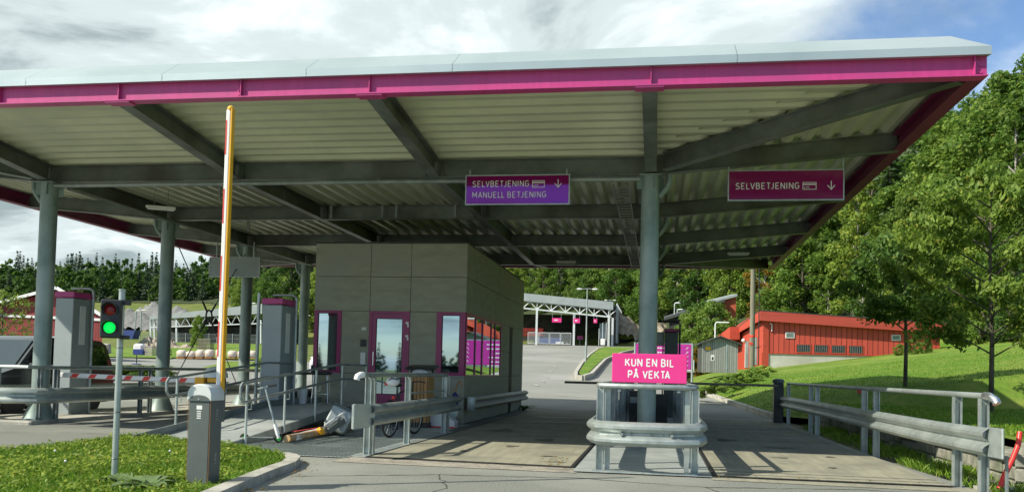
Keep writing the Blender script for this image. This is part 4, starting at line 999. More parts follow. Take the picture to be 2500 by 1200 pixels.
mb = MB(); mb.bb(-.52, -.05, -.3, .3, 0, .85); mb.bb(.1, .42, -.25, .25, 0, .78); mb.build('body', M['black'], t)
MB().bb(-.5, -.1, -.305, -.3005, .55, .7).build('front_plate', M['galv_dark'], t)

# ------------------------------------------------------------------ lowered booms at the far end of the lanes
t = thing('barrier', 'dark barrier post at the lawn edge with a lowered boom across the right lane', 'barrier', (3.42, 25.75, 0))
MB().rbox((0, 0, .57), (.26, .34, 1.14), .02).build('cabinet', M['black'], t)
MB().lathe((0, 0, 1.14), [(.17, 0), (.17, .06), (.14, .1), (.05, .12)], 14).build('cap', M['barrier_grey'], t, smooth=True)
MB().rbox((-1.33, -.2, 1.06), (2.6, .04, .07), .01).build('arm', M['polewood'], t)
t = thing('barrier', 'lowered dark boom reaching into the left weighing lane from the island', 'barrier', (-.75, 25.9, 0))
MB().rbox((0, 0, .52), (.22, .3, 1.04), .02).build('cabinet', M['black'], t)
MB().rbox((-.98, -.18, 1.0), (1.9, .04, .07), .01).build('arm', M['polewood'], t)
#@@PART3
# ------------------------------------------------------------------ metal platform, ramp and the clutter on them
def rz_(y): return .03 + .40 * min(1, max(0, (y - 12.35) / 4.75))
struct(MB().add([(-6.6, 12.3, .014), (-5.2, 11.72, .014), (-4.26, 11.72, .014), (-4.26, 20, .014), (-6.35, 20, .014)], [(0, 1, 2, 3, 4)]).build('metal_platform', M['tilegrid']))
mb = MB()
for k in range(36):
    x = -6.35 + k * .058; y0 = 11.76 + max(0, (-5.2 - x)) * .42
    mb.bar((x, y0, .016), (x, 15.5, .016), .014, .008)
for k in range(16):
    y = 12.4 + k * .45; mb.bar((-6.3, y, .013), (-4.3, y, .013), .02, .006)
struct(mb.build('platform_grating', M['galv']))
ramp = thing('access_ramp', 'grey steel access ramp with tube handrails rising to the booth door', 'ramp', (-7.2, 15, 0))
ysr = [12.35, 17.1, 19.95]
def rampbox(x0, x1, dz0, dz1, ya=12.35, yb=19.95, xr=None):
    mb = MB(); st = [ya] + ([17.1] if ya < 17.1 < yb else []) + [yb]
    for a, b in zip(st[:-1], st[1:]):
        v = [(x, y, rz_(y) + d) for y in (a, b) for d in (dz0, dz1) for x in (x0, x1)]
        mb.add(v, [(0, 1, 3, 2), (4, 6, 7, 5), (0, 4, 5, 1), (2, 3, 7, 6), (0, 2, 6, 4), (1, 5, 7, 3)])
    return mb
rampbox(-7.92, -6.5, -.035, 0).build('deck', M['tilegrid'], ramp, world=True)
rampbox(-6.495, -5.0, -.035, -.003, 18.0, 19.95).build('landing', M['tilegrid'], ramp, world=True)
rampbox(-6.494, -6.455, -.13, .012).build('side_beam', M['galv_dark'], ramp, world=True)
rampbox(-7.965, -7.926, -.13, .12).build('side_beam', M['galv_dark'], ramp, world=True)
for x in (-6.55, -7.85):
    for y in (15.2, 16.9, 18.9): MB().bb(x - .04, x + .04, y - .04, y + .04, 0, rz_(y) - .04).build('support', M['galv_dark'], ramp, world=True)
def handrail(x, yst, y0, y1, hook):
    st = [y0, 17.1, y1]
    top = [(x, y, rz_(y) + .90) for y in st]; midr = [(x, y, rz_(y) + .60) for y in st]
    loop = [midr[2], midr[1], midr[0], (x, y0 - .1, rz_(y0) + .61), (x, y0 - .17, rz_(y0) + .68), (x, y0 - .17, rz_(y0) + .84), (x, y0 - .1, rz_(y0) + .90)] + top
    MB().tube(loop, .024, 8).build('handrail', M['galv_dark'], ramp, smooth=True, world=True)
    for y in yst:
        mb = MB(); mb.cyl((x, y, rz_(y) - .1), (x, y, rz_(y) + .88), .022, n=10)
        mb.tube([(x + .02, y, rz_(y) + .48), (x + .08, y, rz_(y) + .48), (x + .08, y, rz_(y) + .58)], .008, 6)
        mb.build('post', M['galv'], ramp, smooth=True, world=True)
handrail(-6.43, (13.05, 14.5, 15.9, 17.3, 18.8), 13.0, 18.85, 1)
handrail(-7.99, (13.65, 15.2, 16.8, 18.4), 13.5, 18.4, 1)
# kick scooter
t = thing('kick_scooter', 'white kick scooter with green wheels leaning against the ramp handrail', 'scooter', (-6.3, 13.35, .02), .35)
for x in (-.27, .27):
    w = MB().torus((x, 0, .075), (0, 1, 0), .055, .02, 20, 8).build('wheel', M['rubber'], t, smooth=True)
    mb = MB(); mb.cyl((x, -.012, .075), (x, .012, .075), .047, n=16); mb.build('rim', M['green'], w)
MB().rbox((-.02, 0, .085), (.42, .1, .022), .008).build('deck', M['galv_dark'], t)
MB().tube([(.27, 0, .075), (.25, .0, .16), (.20, .02, .30)], [.03, .035, .028], 8).build('fork', M['white'], t, smooth=True)
c = MB().tube([(.205, .02, .28), (.10, .08, .62), (.02, .12, .90)], .017, 8).build('steering_column', M['galv'], t, smooth=True)
MB().tube([(-.10, .12, .86), (.02, .12, .90), (.14, .12, .92)], .015, 8).build('handlebar', M['galv'], c, smooth=True)
mb = MB().tube([(.06, .12, .91), (.20, .12, .935)], .022, 8); mb.build('grip', M['black'], c, smooth=True)
# broken barrier arm and boxes lying on the platform
t = thing('broken_barrier_arm', 'broken white barrier arm lying on the metal platform beside the ramp', 'barrier arm', (-6.05, 13.9, .02), 0)
MB().rbox((.0, 1.4, .09), (.13, 3.1, .10), .02, rz=.08, rx=.02).build('arm', M['white'], t)
MB().bb(-.04, .0, .2, 1.2, .1405, .146).build('stripe', M['redpaint'], t)
t = thing('broken_barrier_arm', 'rusty tan length of broken barrier arm lying nearest the metal platform edge', 'barrier arm', (-5.93, 13.75, .02), 0)
MB().cyl((0, -.25, .07), (.0, 2.9, .08), .06, n=12).build('arm', pm('dirty_tan_paint', (.52, .42, .33), (.35, .22, .12), 5, .6, 0, .1, c3=(.50, .31, .13), s3=1.6), t, smooth=True)
t = thing('arm_clamp', 'dark barrier arm clamp with a yellow end cap lying on the metal platform', 'bracket', (-5.78, 14.75, .03), 0)
MB().rbox((.12, .2, .2), (.13, .4, .11), .012, rz=-.55, rx=.5).build('bracket', M['barrier_grey'], t)
MB().rbox((-.06, -.02, .11), (.12, .09, .13), .02, rz=-.55, rx=.5).build('end_cap', M['yellow'], t)
MB().bar((.0, .0, .19), (.22, .42, .42), .02, .03).build('edge_strip', M['white'], t)
t = thing('machine_cover', 'silver grey machine cover tipped over under the ramp edge behind the left guard rail', 'metal box', (-5.72, 15.3, .03), 0)
b_ = MB().rbox((0, 0, .27), (.40, .42, .42), .03, rx=-.25, ry=.42, rz=.2).build('cover', M['boxgrey'], t)
rm_ = Matrix.Rotation(.2, 3, 'Z') @ Matrix.Rotation(.42, 3, 'Y') @ Matrix.Rotation(-.25, 3, 'X')
MB().rbox(tuple(Vector((0, 0, .27)) + rm_ @ Vector((0, 0, .228))), (.41, .43, .035), .008, rx=-.25, ry=.42, rz=.2).build('lid', M['barrier_grey'], t)
# bar stool and bucket on the landing
t = thing('bar_stool', 'bar stool with black seat and thin metal legs on the ramp landing', 'stool', (-7.72, 19.4, .43), .2)
MB().rbox((0, 0, .70), (.44, .36, .09), .03).build('seat', M['black'], t); MB().rbox((-.2, .0, .80), (.05, .34, .16), .02).build('backrest', M['black'], t)
for x in (-1, 1):
    for y in (-1, 1): MB().cyl((x * .15, y * .12, .66), (x * .19, y * .16, 0), .011, n=8).build('leg', M['chrome'], t, smooth=True)
MB().tube([(-.18, -.15, .2), (.18, -.15, .2), (.18, .15, .2), (-.18, .15, .2), (-.18, -.15, .2)], .008, 6).build('footrest', M['chrome'], t, smooth=True)
t = thing('bucket', 'white plastic bucket standing by the bar stool on the ramp landing', 'bucket', (-7.88, 18.7, .43))
MB().lathe((0, 0, 0), [(.09, 0), (.095, .01), (.12, .30), (.127, .30), (.127, .325), (.11, .325), (.1, .2)], 18).build('body', M['white'], t, smooth=True)
MB().tube([(.125 * math.cos(a), .02, .3 + .1 * math.sin(a)) for a in [math.pi * i / 8 for i in range(9)]], .004, 6).build('handle', M['galv_dark'], t)
# bicycle
t = thing('bicycle', 'dark bicycle parked between the left guard rail and the booth', 'bicycle', (-4.68, 15.85, .02), rad(80))
for x, nm in ((-.52, 'rear'), (.52, 'front')):
    w = MB().torus((x, 0, .34), (0, 1, 0), .32, .02, 36, 8).build('wheel', M['rubber'], t, smooth=True)
    MB().torus((x, 0, .34), (0, 1, 0), .295, .009, 36, 6).build('rim', M['galv'], w, smooth=True)
    mb = MB(); mb.cyl((x, -.04, .34), (x, .04, .34), .022, n=8)
    for k in range(16):
        a = 2 * math.pi * k / 16; mb.cyl((x, .02 * (-1) ** k, .34), (x + .29 * math.cos(a), 0, .34 + .29 * math.sin(a)), .0018, n=3, caps=False)
    mb.build('spokes', M['galv'], w)
mb = MB(); bb_ = (-.08, 0, .30); st_ = (-.20, 0, .80); hh = (.36, 0, .88); hl = (.40, 0, .74)
for a, b, r_ in ((bb_, st_, .016), (bb_, hl, .02), (st_, hh, .016), (hh, hl, .02), (bb_, (-.52, .05, .34), .01), (bb_, (-.52, -.05, .34), .01), (st_, (-.52, .05, .34), .008), (st_, (-.52, -.05, .34), .008), (hl, (.52, .05, .34), .012), (hl, (.52, -.05, .34), .012)): mb.cyl(a, b, r_, n=8)
fr_ = mb.build('frame', M['black'], t, smooth=True)
mb = MB(); mb.cyl((-.20, 0, .8), (-.225, 0, .92), .012, n=8); mb.build('seat_post', M['galv'], fr_)
MB().ball((-.24, 0, .95), .11, 12, 8, (1.2, .7, .35)).build('saddle', M['black'], t, smooth=True)
MB().tube([(.30, .30, 1.0), (.36, .16, 1.02), (.37, 0, 1.0), (.36, -.16, 1.02), (.30, -.30, 1.0)], .013, 8).build('handlebar', M['black'], t, smooth=True)
mb = MB(); mb.cyl((.36, 0, .88), (.37, 0, 1.0), .014, n=8); mb.build('stem', M['black'], fr_)
mb = MB(); mb.torus((-.08, .05, .30), (0, 1, 0), .085, .008, 20, 6); mb.build('chainring', M['galv_dark'], t)
mb = MB(); mb.bb(-.09, -.07, .06, .075, .13, .3); mb.bb(-.13, -.03, .075, .15, .11, .135); mb.build('pedal', M['black'], t)
MB().ball((-.40, 0, .72), .035, 10, 6, (.7, 1, 1)).build('rear_light', M['redpaint'], t, smooth=True)
t = thing('cycle_helmet', 'white and black cycle helmet resting on the bicycle saddle', 'helmet', (-4.77, 15.45, .98), .3)
h_ = MB().ball((0, 0, .05), .12, 16, 10, (1.05, .85, .75)).build('shell', M['skin'], t, smooth=True)
for k in range(5): MB().tube([(-.12 + .02 * abs(k - 2), (k - 2) * .035, .07), (-.02, (k - 2) * .042, .138 - .012 * abs(k - 2)), (.1, (k - 2) * .035, .09)], .011, 6).build('vent', M['black'], h_, smooth=True)
MB().ball((-.115, 0, .01), .035, 10, 6).build('strap_dial', M['redpaint'], h_, smooth=True)
# wooden litter bin with black lid and bag
t = thing('litter_bin', 'litter bin clad in vertical wooden slats with a raised black lid', 'litter bin', (-5.10, 18.5, .02))
MB().rbox((0, 0, .55), (.52, .5, 1.1), .015).build('body', M['binwood'], t)
MB().rbox((0, 0, .06), (.56, .54, .1), .01).build('base', M['black'], t)
lid = MB(); lid.rbox((.03, .08, 1.29), (.66, .5, .07), .025, rx=.12); lid.build('lid', M['black'], t)
for x in (-.24, .24): MB().bb(x - .02, x + .02, .15, .2, 1.08, 1.27).build('lid_bracket', M['black'], t)
t = thing('rubbish_bag', 'crumpled pale plastic bag on top of the wooden litter bin', 'bag', (-5.06, 18.38, 1.12))
MB().ball((0, 0, .07), .11, 14, 9, (1.7, .9, .8)).build('bag', pm('pale_plastic_film', (.6, .62, .6), (.4, .42, .41), 14, .25, 0, .8, c3=(.7, .7, .68), s3=6), t, smooth=True)
# umbrella and wheel ramps
t = thing('umbrella', 'closed blue umbrella with wooden crook handle hung on the guard rail end', 'umbrella', (-4.02, 17.28, .45))
MB().lathe((0, 0, 0), [(.01, 0), (.05, .08), (.075, .2), (.07, .3), (.03, .36), (.012, .38)], 10).build('canopy', M['bluecloth'], t, smooth=True)
MB().tube([(0, 0, .36), (.03, 0, .5), (.06, 0, .58), (.10, 0, .60), (.13, 0, .56), (.12, 0, .5)], .013, 8).build('handle', M['cane'], t, smooth=True)
t = thing('wheel_ramp', 'pale metal wheel ramp wedge lying beside the booth corner', 'ramp', (-4.75, 18.7, .02))
MB().prism([(-.35, -.2, 0), (.45, -.2, 0), (.45, -.2, .14), (-.2, -.2, .48), (-.35, -.2, .48)], (0, .36, 0)).build('wedge', M['barrier_cap'], t)
MB().bb(-.36, .46, -.22, -.202, 0, .03).build('lip', M['redpaint'], t)
MB().rbox((.1, .42, .3), (.55, .05, .5), .01, ry=.4).build('side_plate', M['galv'], t)

# ------------------------------------------------------------------ right edge: ditch, stone wall, red pipe
struct(strip('ditch', fr(9, 28, .5), lambda y: 3.6, lambda y: 5.2, lambda x, y: -.03 - .08 * math.sin((x - 3.6) / 1.3 * math.pi) + .02 * math.sin(x * 9 + y * 5), M['soil'], 10))
def wallblock():
    mb = MB(); y = 12.0
    while y < 27.2:
        L_ = random.uniform(.55, 1.1); z = -.15; top = .40 + .012 * (y - 12)
        while z < top - .05:
            h = min(random.uniform(.17, .26), top - z); mb.rbox((4.72 + random.uniform(-.02, .02), y + L_ / 2, z + h / 2), (.34, L_ - .02, h - .012), .02, rz=random.uniform(-.02, .02)); z += h
        y += L_
    return mb
w_ = wallblock().build('stone_wall', M['stone']); tag(w_, 'low wall of rough stone blocks holding back the lawn behind the right guard rail', 'wall')
mb = MB()
for i, (x, y) in enumerate(((4.75, 11.75), (5.15, 11.45), (5.7, 11.2), (6.4, 11.0), (7.2, 10.85))):
    for z in (-.05, .14, .32, .46): mb.rbox((x, y, z), (.62, .3, .17), .02, rz=-.5 + i * .07)
w_ = mb.build('stone_wall', M['stone']); tag(w_, 'short sunlit stone wall at the right edge behind the red pipe', 'wall')
mb = MB(); mb.bar((3.8, 11.32, -.08), (8.5, 11.1, -.08), .16, .12); struct(mb.build('concrete_edge', M['kerb']))
pth = [at(2440, 1192, 11.0), at(2452, 1160, 11.05), at(2472, 1120, 11.1), at(2486, 1085, 11.15), at(2490, 1054, 11.2)]
t = MB().tube([(p.x, p.y, p.z) for p in pth], .030, 12).build('warning_pipe', M['redpipe'], smooth=True); tag(t, 'curved bright red plastic pipe standing up at the right edge', 'pipe')
t = thing('lawn_sprinkler', 'small dark red and black object lying on the shaded lawn', 'sprinkler', (6.0, 27.5, ground_h(6.0, 27.5)))
MB().rbox((0, 0, .07), (.14, .12, .14), .02).build('body', M['redpaint'], t); MB().rbox((.13, 0, .08), (.12, .1, .12), .02).build('cap', M['black'], t)

# ------------------------------------------------------------------ vehicles
def car(name, label, loc, rz, paint, Lc, Wc, Hc, prof, wins, group=None, cat='car'):
    """prof: side outline of body (x forward, z); wins: list of (panes side polygons)"""
    t = thing(name, label, cat, loc, rz, group)
    belt = Hc * .56
    def half(z):   # half width with tumblehome above the belt line
        return Wc / 2 * (1 - .02 * max(0, (belt - z) / belt) ** 2) if z < belt else Wc / 2 * (1 - .17 * ((z - belt) / (Hc - belt)) ** 1.25)
    mb = MB(); n = len(prof); V = []; levels = [-1, -.94, -.6, 0, .6, .94, 1]
    for s_ in levels:
        for x, z in prof:
            k = .97 if abs(s_) == 1 else 1.0
            V.append((x * (1 if abs(s_) < .95 else .992), s_ * half(z), z * (1 if abs(s_) < .9 else .985 if z > belt else 1)))
    Fq = [(j * n + i, j * n + (i + 1) % n, (j + 1) * n + (i + 1) % n, (j + 1) * n + i) for j in range(len(levels) - 1) for i in range(n)]
    mb.add(V, Fq + [tuple(range(n)), tuple(range(len(levels) * n - 1, (len(levels) - 1) * n - 1, -1))])
    body = mb.build('body', paint, t, smooth=True, auto=30)
    for poly in wins['side']:
        for s_ in (-1, 1):
            o_ = [(x, s_ * (half(z) + .006), z) for x, z in poly]; i_ = [(x, s_ * (half(z) - .02), z) for x, z in poly]; k = len(poly)
            MB().add(o_ + i_, [tuple(range(k)), tuple(range(2 * k - 1, k - 1, -1))] + [(i, (i + 1) % k, k + (i + 1) % k, k + i) for i in range(k)]).build('side_window', M['carglass'], body)
    for nm, (xa, za), (xb, zb_) in wins['cross']:
        ya, yb = half(za) - .09, half(zb_) - .09; d = Vector((zb_ - za, 0, xa - xb)).normalized() * (.008 if xa > xb else -.008)
        d = Vector((abs(d.x) * (1 if nm == 'windscreen' else -1), 0, abs(d.z)))
        q = [Vector((xa, -ya, za)), Vector((xa, ya, za)), Vector((xb, yb, zb_)), Vector((xb, -yb, zb_))]
        MB().add([p + d for p in q] + [p - d * 2 for p in q], [(0, 1, 2, 3), (7, 6, 5, 4), (0, 4, 5, 1), (1, 5, 6, 2), (2, 6, 7, 3), (3, 7, 4, 0)]).build(nm, M['carglass'], body)
    for x in (wins['wf'], wins['wr']):
        for s_ in (-1, 1):
            y = s_ * (Wc / 2 - .1)
            w = MB().torus((x, y, .32), (0, 1, 0), .235, .085, 28, 10).build('wheel', M['rubber'], t, smooth=True)
            mb = MB(); mb.cyl((x, y + s_ * .03, .32), (x, y + s_ * .075, .32), .19, .185, 24)
            for k in range(5):
                a = 2 * math.pi * k / 5; mb.bar((x, y + s_ * .085, .32), (x + .17 * math.cos(a), y + s_ * .085, .32 + .17 * math.sin(a)), .05, .012, up=(0, 1, 0))
            mb.build('rim', M['galv'], w)
            MB().cyl((x, y + s_ * .02, .33), (x, y + s_ * .103, .33), .355, n=28).build('wheel_arch', M['black'], t)
    for s_ in (-1, 1):
        MB().ball((wins['hx'], s_ * (Wc / 2 - .24), wins['hz']), .13, 12, 8, (.7, 1.25, .75)).build('headlight', M['lamp'], t, smooth=True)
        MB().rbox((wins['mx'], s_ * (Wc / 2 + .1), belt + .08), (.12, .2, .15), .03).build('mirror', paint, t)
    MB().rbox((Lc / 2 - .03, 0, .36), (.1, Wc * .82, .22), .03).build('bumper', M['black'], t)
    MB().rbox((Lc / 2 + .02, 0, .62), (.04, Wc * .5, .12), .01).build('grille', M['black'], t)
    return t
mpv = [(-2.2, .25), (-2.25, .7), (-2.2, 1.1), (-2.02, 1.72), (-1.8, 1.82), (-.6, 1.86), (.35, 1.82), (.6, 1.74), (1.35, 1.1), (2.0, .92), (2.2, .72), (2.22, .3), (1.9, .22), (-1.9, .22)]
car('people_carrier', 'dark people carrier waiting behind the front left column', (-15.1, 18.9, 0), rad(-90), M['carpaint'], 4.45, 1.82, 1.86, mpv,
    {'side': [[(-1.98, 1.12), (-1.86, 1.66), (-1.0, 1.7), (-1.0, 1.1)], [(-.94, 1.1), (-.94, 1.7), (.0, 1.7), (.0, 1.08)], [(.06, 1.08), (.06, 1.7), (.5, 1.64), (1.12, 1.14), (1.1, 1.06)]],
     'cross': [('windscreen', (1.30, 1.14), (.62, 1.72)), ('rear_window', (-2.2, 1.15), (-2.03, 1.68))], 'wf': 1.38, 'wr': -1.35, 'hx': 2.06, 'hz': .76, 'mx': 1.0})
van = [(-2.1, .3), (-2.12, 1.0), (-2.1, 1.75), (-1.95, 1.88), (.55, 1.88), (.8, 1.8), (1.4, 1.12), (1.95, .95), (2.1, .75), (2.1, .35), (1.8, .25), (-1.8, .25)]
car('van', 'small white van parked behind the left end of the booth', (-23.35, 60, road_h(-23.5, 60)), rad(-82), M['carwhite'], 4.2, 1.75, 1.88, van,
    {'side': [[(.0, 1.1), (.0, 1.66), (.62, 1.64), (1.16, 1.14)]], 'cross': [('windscreen', (1.36, 1.16), (.8, 1.76)), ('rear_window', (-2.1, 1.15), (-2.1, 1.68))], 'wf': 1.3, 'wr': -1.25, 'hx': 1.95, 'hz': .8, 'mx': 1.0}, cat='van')
#@@PART4
# ------------------------------------------------------------------ buildings and yard objects farther off
def slab(mb, pts, d):
    """closed slab from a quad of points pushed along vector d"""
    return mb.prism(pts, d)
# red wooden building on the lawn (local frame: x along the front, y back)
rb = thing('red_building', 'red boarded building with a deep red fascia and concrete footing beyond the lawn', 'building', (7.75, 67, 2.15), rad(8))
LB, DB = 13.0, 11.0
hz = lambda x: 3.95 - .05 * x
MB().prism([(0, 0, 1.0), (LB, 0, 1.0), (LB, 0, hz(LB) - .6), (0, 0, hz(0) - .6)], (0, .2, 0)).build('front_wall', M['redwood'], rb)
MB().prism([(0, .001, .0), (.42, .001, .0), (.42, .001, hz(0) - .61), (0, .001, hz(0) - .61)], (0, -.05, 0)).build('corner_board', M['redwood_side'], rb)
MB().bb(.44, LB - .1, .02, .3, -1.6, .97).build('footing', pm('pale_footing_concrete', (.62, .61, .54), (.5, .49, .42), 2, .85, 0, .1, c3=(.45, .44, .36), s3=.5), rb)
MB().bb(.44, LB, -.05, .019, .93, .999).build('sill_board', M['redwood_side'], rb)
MB().prism([(0, .25, -1), (0, DB, -1), (0, DB, 2.2), (0, .25, hz(0) - .55)], (.2, 0, 0)).build('side_wall', M['redwood_side'], rb)
MB().bb(.25, LB, DB - .2, DB, -1, 2.2).build('back_wall', M['redwood_side'], rb); MB().bb(LB - .2, LB, .25, DB - .25, -1, 2.2).build('side_wall', M['redwood_side'], rb)
MB().prism([(-.35, -.45, hz(-.35) - .62), (LB + .3, -.45, hz(LB) - .62), (LB + .3, -.45, hz(LB) + .12), (-.35, -.45, hz(-.35) + .12)], (0, .12, 0)).build('fascia', M['redfascia'], rb)
MB().prism([(-.36, -.32, hz(0) - .62), (-.36, DB * .62, 2.7), (-.36, DB * .62, 3.35), (-.36, -.32, hz(0) + .12)], (.1, 0, 0)).build('fascia', M['redwood_side'], rb)
MB().prism([(-1.1, DB * .55, 2.2), (-1.1, DB, 1.9), (-1.1, DB, 2.6), (-1.1, DB * .55, 3.2)], (.8, 0, 0)).build('porch', M['redwood_side'], rb)
MB().add([(-.38, -.47, hz(0) + .13), (LB + .32, -.47, hz(LB) + .13), (LB + .32, DB, 2.5), (-.38, DB, 2.6), (-.38, -.47, hz(0) + .18), (LB + .32, -.47, hz(LB) + .18), (LB + .32, DB, 2.55), (-.38, DB, 2.65)], [(3, 2, 1, 0), (4, 5, 6, 7), (0, 1, 5, 4), (1, 2, 6, 5), (2, 3, 7, 6), (3, 0, 4, 7)]).build('roof', M['roofdark'], rb)
for k in range(4):
    x = 2.45 + k * 1.28
    f = MB(); f.bb(x, x + 1.12, -.03, .0, 1.05, 1.11); f.bb(x, x + 1.12, -.03, 0, 1.65, 1.70); f.bb(x, x + .06, -.03, 0, 1.1105, 1.6495); f.bb(x + 1.06, x + 1.12, -.03, 0, 1.1105, 1.6495)
    f = f.build('basement_window', M['redwood_side'], rb)
    MB().bb(x + .06, x + 1.06, -.012, -.004, 1.11, 1.65).build('pane', M['black'], f)
    mb = MB()
    for j in range(7): mb.cyl((x + .15 + j * .135, -.028, 1.09), (x + .15 + j * .135, -.028, 1.67), .008, n=5)
    mb.build('bars', M['galv'], f)
for x in (1.65, 9.45):
    mb = MB(); mb.bb(x, x + .66, -.06, -.001, 2.12, 2.55); v = mb.build('vent_grille', M['white'], rb); MB().bb(x + .06, x + .6, -.066, -.0605, 2.18, 2.49).build('louvre', M['galv_dark'], v)
for y, z0 in ((1.6, .1), (4.2, -.1)):
    d_ = MB().bb(-.05, -.001, y, y + 1.0, z0, z0 + 2.1).build('door', M['galv_dark'], rb); MB().bb(-.06, -.052, y + .93, y + 1.06, z0, z0 + 2.15).build('door_frame', M['white'], d_)
for y in (2.6, 5.2): MB().ball((-.2, y, 2.6 - y * .1), .16, 10, 6).build('wall_lamp', M['lamp'], rb, smooth=True)
MB().tube([(.5, -.03, 3.2), (.62, -.1, 3.1), (.62, -.1, 2.6)], .04, 6).build('downpipe', M['white'], rb)
# grey wooden shed
sh = thing('shed', 'small weathered grey board shed with a low gable roof beside the lawn', 'shed', (2.95, 60, 1.55), rad(4))
MB().bb(0, 2.4, 0, 2.2, 0, 1.95).build('wall', M['greywood'], sh)
MB().prism([(0, .0, 1.951), (2.4, .0, 1.951), (1.2, .0, 2.36)], (0, .12, 0)).build('gable', M['greywood'], sh)
for a, b in (((-.22, 1.86), (1.2, 2.4)), ((2.62, 1.86), (1.2, 2.4))):
    MB().prism([(a[0], -.3, a[1]), (b[0], -.3, b[1]), (b[0], -.3, b[1] + .07), (a[0], -.3, a[1] + .07)], (0, 2.8, 0)).build('roof', M['roofdark'], sh)
MB().bb(.25, .62, -.02, -.001, 1.5, 1.72).build('yellow_sign', M['yellow'], sh); n_ = MB().bb(.62, .86, -.02, -.001, .78, 1.18).build('notice', M['white'], sh); MB().bb(.68, .8, -.026, -.0205, .84, 1.04).build('symbol', M['black'], n_)
MB().bb(1.62, 1.72, -.015, -.001, 0, 1.93).build('batten', M['galv'], sh)
MB().tube([(1.0, .8, 2.2), (1.0, .8, 3.3), (1.06, .8, 3.42), (1.9, .8, 3.42)], .05, 8).build('flue', M['white'], sh, smooth=True)
t = thing('white_box', 'pale concrete box standing between the information sign and the shed', 'box', (1.9, 58, 1.5)); MB().rbox((0, 0, .45), (1.0, .5, .7), .03).build('body', M['white'], t); MB().rbox((0, 0, .05), (1.1, .6, .1), .02).build('plinth', M['kerb'], t)
# utility pole
t = thing('utility_pole', 'tall weathered wooden utility pole with a red band beside the red building', 'utility pole', (6.25, 60, 1.7))
MB().tube([(0, 0, 0), (0, 0, 4), (-.02, 0, 9.5)], [.18, .165, .14], 12).build('pole', M['polewood'], t, smooth=True)
MB().cyl((0, 0, 2.25), (0, 0, 2.4), .19, n=12).build('band', M['redpaint'], t); MB().bb(-.2, .02, -.19, -.18, 1.75, 1.9).build('plate', M['redpaint'], t)
MB().tube([(.42, 0, 0), (.42, 0, 3.2), (.34, 0, 9.4)], .035, 6).build('cable', M['black'], t)
MB().tube([(.2, 0, 1.55), (.55, -.1, 1.65)], .03, 6).build('bracket', M['black'], t)
# information sign
t = thing('information_sign', 'purple information sign with white lines and arrows behind the island', 'sign', (0, 48, road_h(0, 48)))
MB().rbox((.35, 0, 1.75), (2.95, .06, 1.36), .02).build('panel', M['signpurple'], t)
for x in (-1.18, 1.88): MB().cyl((x, .02, 0), (x, .02, 2.5), .06, n=10).build('post', M['galv'], t, smooth=True)
MB().bb(-1.15, 1.84, .031, .06, 2.44, 2.5).build('frame', M['galv'], t)
mb = MB()
for k in range(5):
    z = 2.18 - k * .24
    for j in range(random.randint(5, 8)): mb.bb(.1 + j * .13 - .6, .1 + j * .13 - .6 + .1, -.034, -.031, z, z + .07)
for k in range(5):
    z = 2.2 - k * .24; mb.bar((1.55, -.034, z - .04), (1.65, -.034, z + .06), .004, .025, up=(0, 0, 1)); mb.bb(1.58, 1.68, -.036, -.0335, z + .06, z + .08)
mb.build('lettering', M['sign_text'], t)
# upper houses in the trees
def far_house(label, r0, r1, Y, wpx, wallm):
    a, b = at(*r0, Y), at(*r1, Y); t = thing('house', label, 'house', (a.x, Y, a.z - 3)); u = b - a; u.y = 0
    MB().prism([(0, 0, 3), (u.x, 0, 3 + u.z), (u.x, 0, 3.28 + u.z), (0, 0, 3.28)], (.0, 7, .6)).build('roof', M['roofdark'] if wallm == 'dark' else M['roofgrey'], t)
    MB().prism([(u.x * wpx, .4, -3), (u.x * .97, .4, -3), (u.x * .97, .4, 2.98 + u.z * .97), (u.x * wpx, .4, 2.98 + u.z * wpx)], (.3, 5, 0)).build('wall', M[wallm], t)
far_house('dark shed roof showing above the bushes on the slope behind the grey shed', (1622, 781), (1770, 736), 97, .08, 'dark')
far_house('orange-red house wall with pale roof edge among the trees on the slope', (1728, 741), (1800, 723), 99, .3, 'orangewall')
# sorting hall at the end of the road: inclined truss roof, dark hall, hanging signs, fence
def V3(px, py, Y): return at(px, py, Y)
HY = 137
hall = thing('sorting_hall', 'open steel hall with inclined truss roof at the end of the road', 'hall', (-14, HY, 5.7))
def wp(x, z, y=HY): return (x, y, z)
zr = lambda x: 13.75 + (x + 20.6) * (12.55 - 13.75) / 13.7        # roof top
MB().prism([wp(-30, zr(-30) - 1.2), wp(-6.9, zr(-6.9) - 1.2), wp(-6.9, zr(-6.9)), wp(-30, zr(-30))], (0, 1.0, 0)).build('roof_fascia', M['roofgrey'], hall, world=True)
MB().prism([(-30, HY + 1.01, zr(-30) - .3), (-6.9, HY + 1.01, zr(-6.9) - .3), (-6.9, HY + 1.01, zr(-6.9)), (-30, HY + 1.01, zr(-30))], (0, 24, 0)).build('roof', M['roofgrey'], hall, world=True)
mb = MB(); zl = lambda x: zr(x) - 2.5; zu = lambda x: zr(x) - 1.3
mb.bar(wp(-30, zl(-30), HY + .3), wp(-7.2, zl(-7.2), HY + .3), .22, .22); mb.bar(wp(-30, zu(-30), HY + .3), wp(-7.0, zu(-7), HY + .3), .2, .2)
xk = -18.95
for k in range(-4, 6):
    x = -18.95 + 2.27 * k
    mb.cyl(wp(x, zl(x) + .1, HY + .3), wp(x, zu(x), HY + .3), .07, n=6)
    for s_ in (-1, 1): mb.cyl(wp(x, zl(x) + .15, HY + .3), wp(x + s_ * 1.1, zu(x + s_ * 1.1), HY + .3), .08, n=6)
mb.build('truss', M['trusswhite'], hall, world=True)
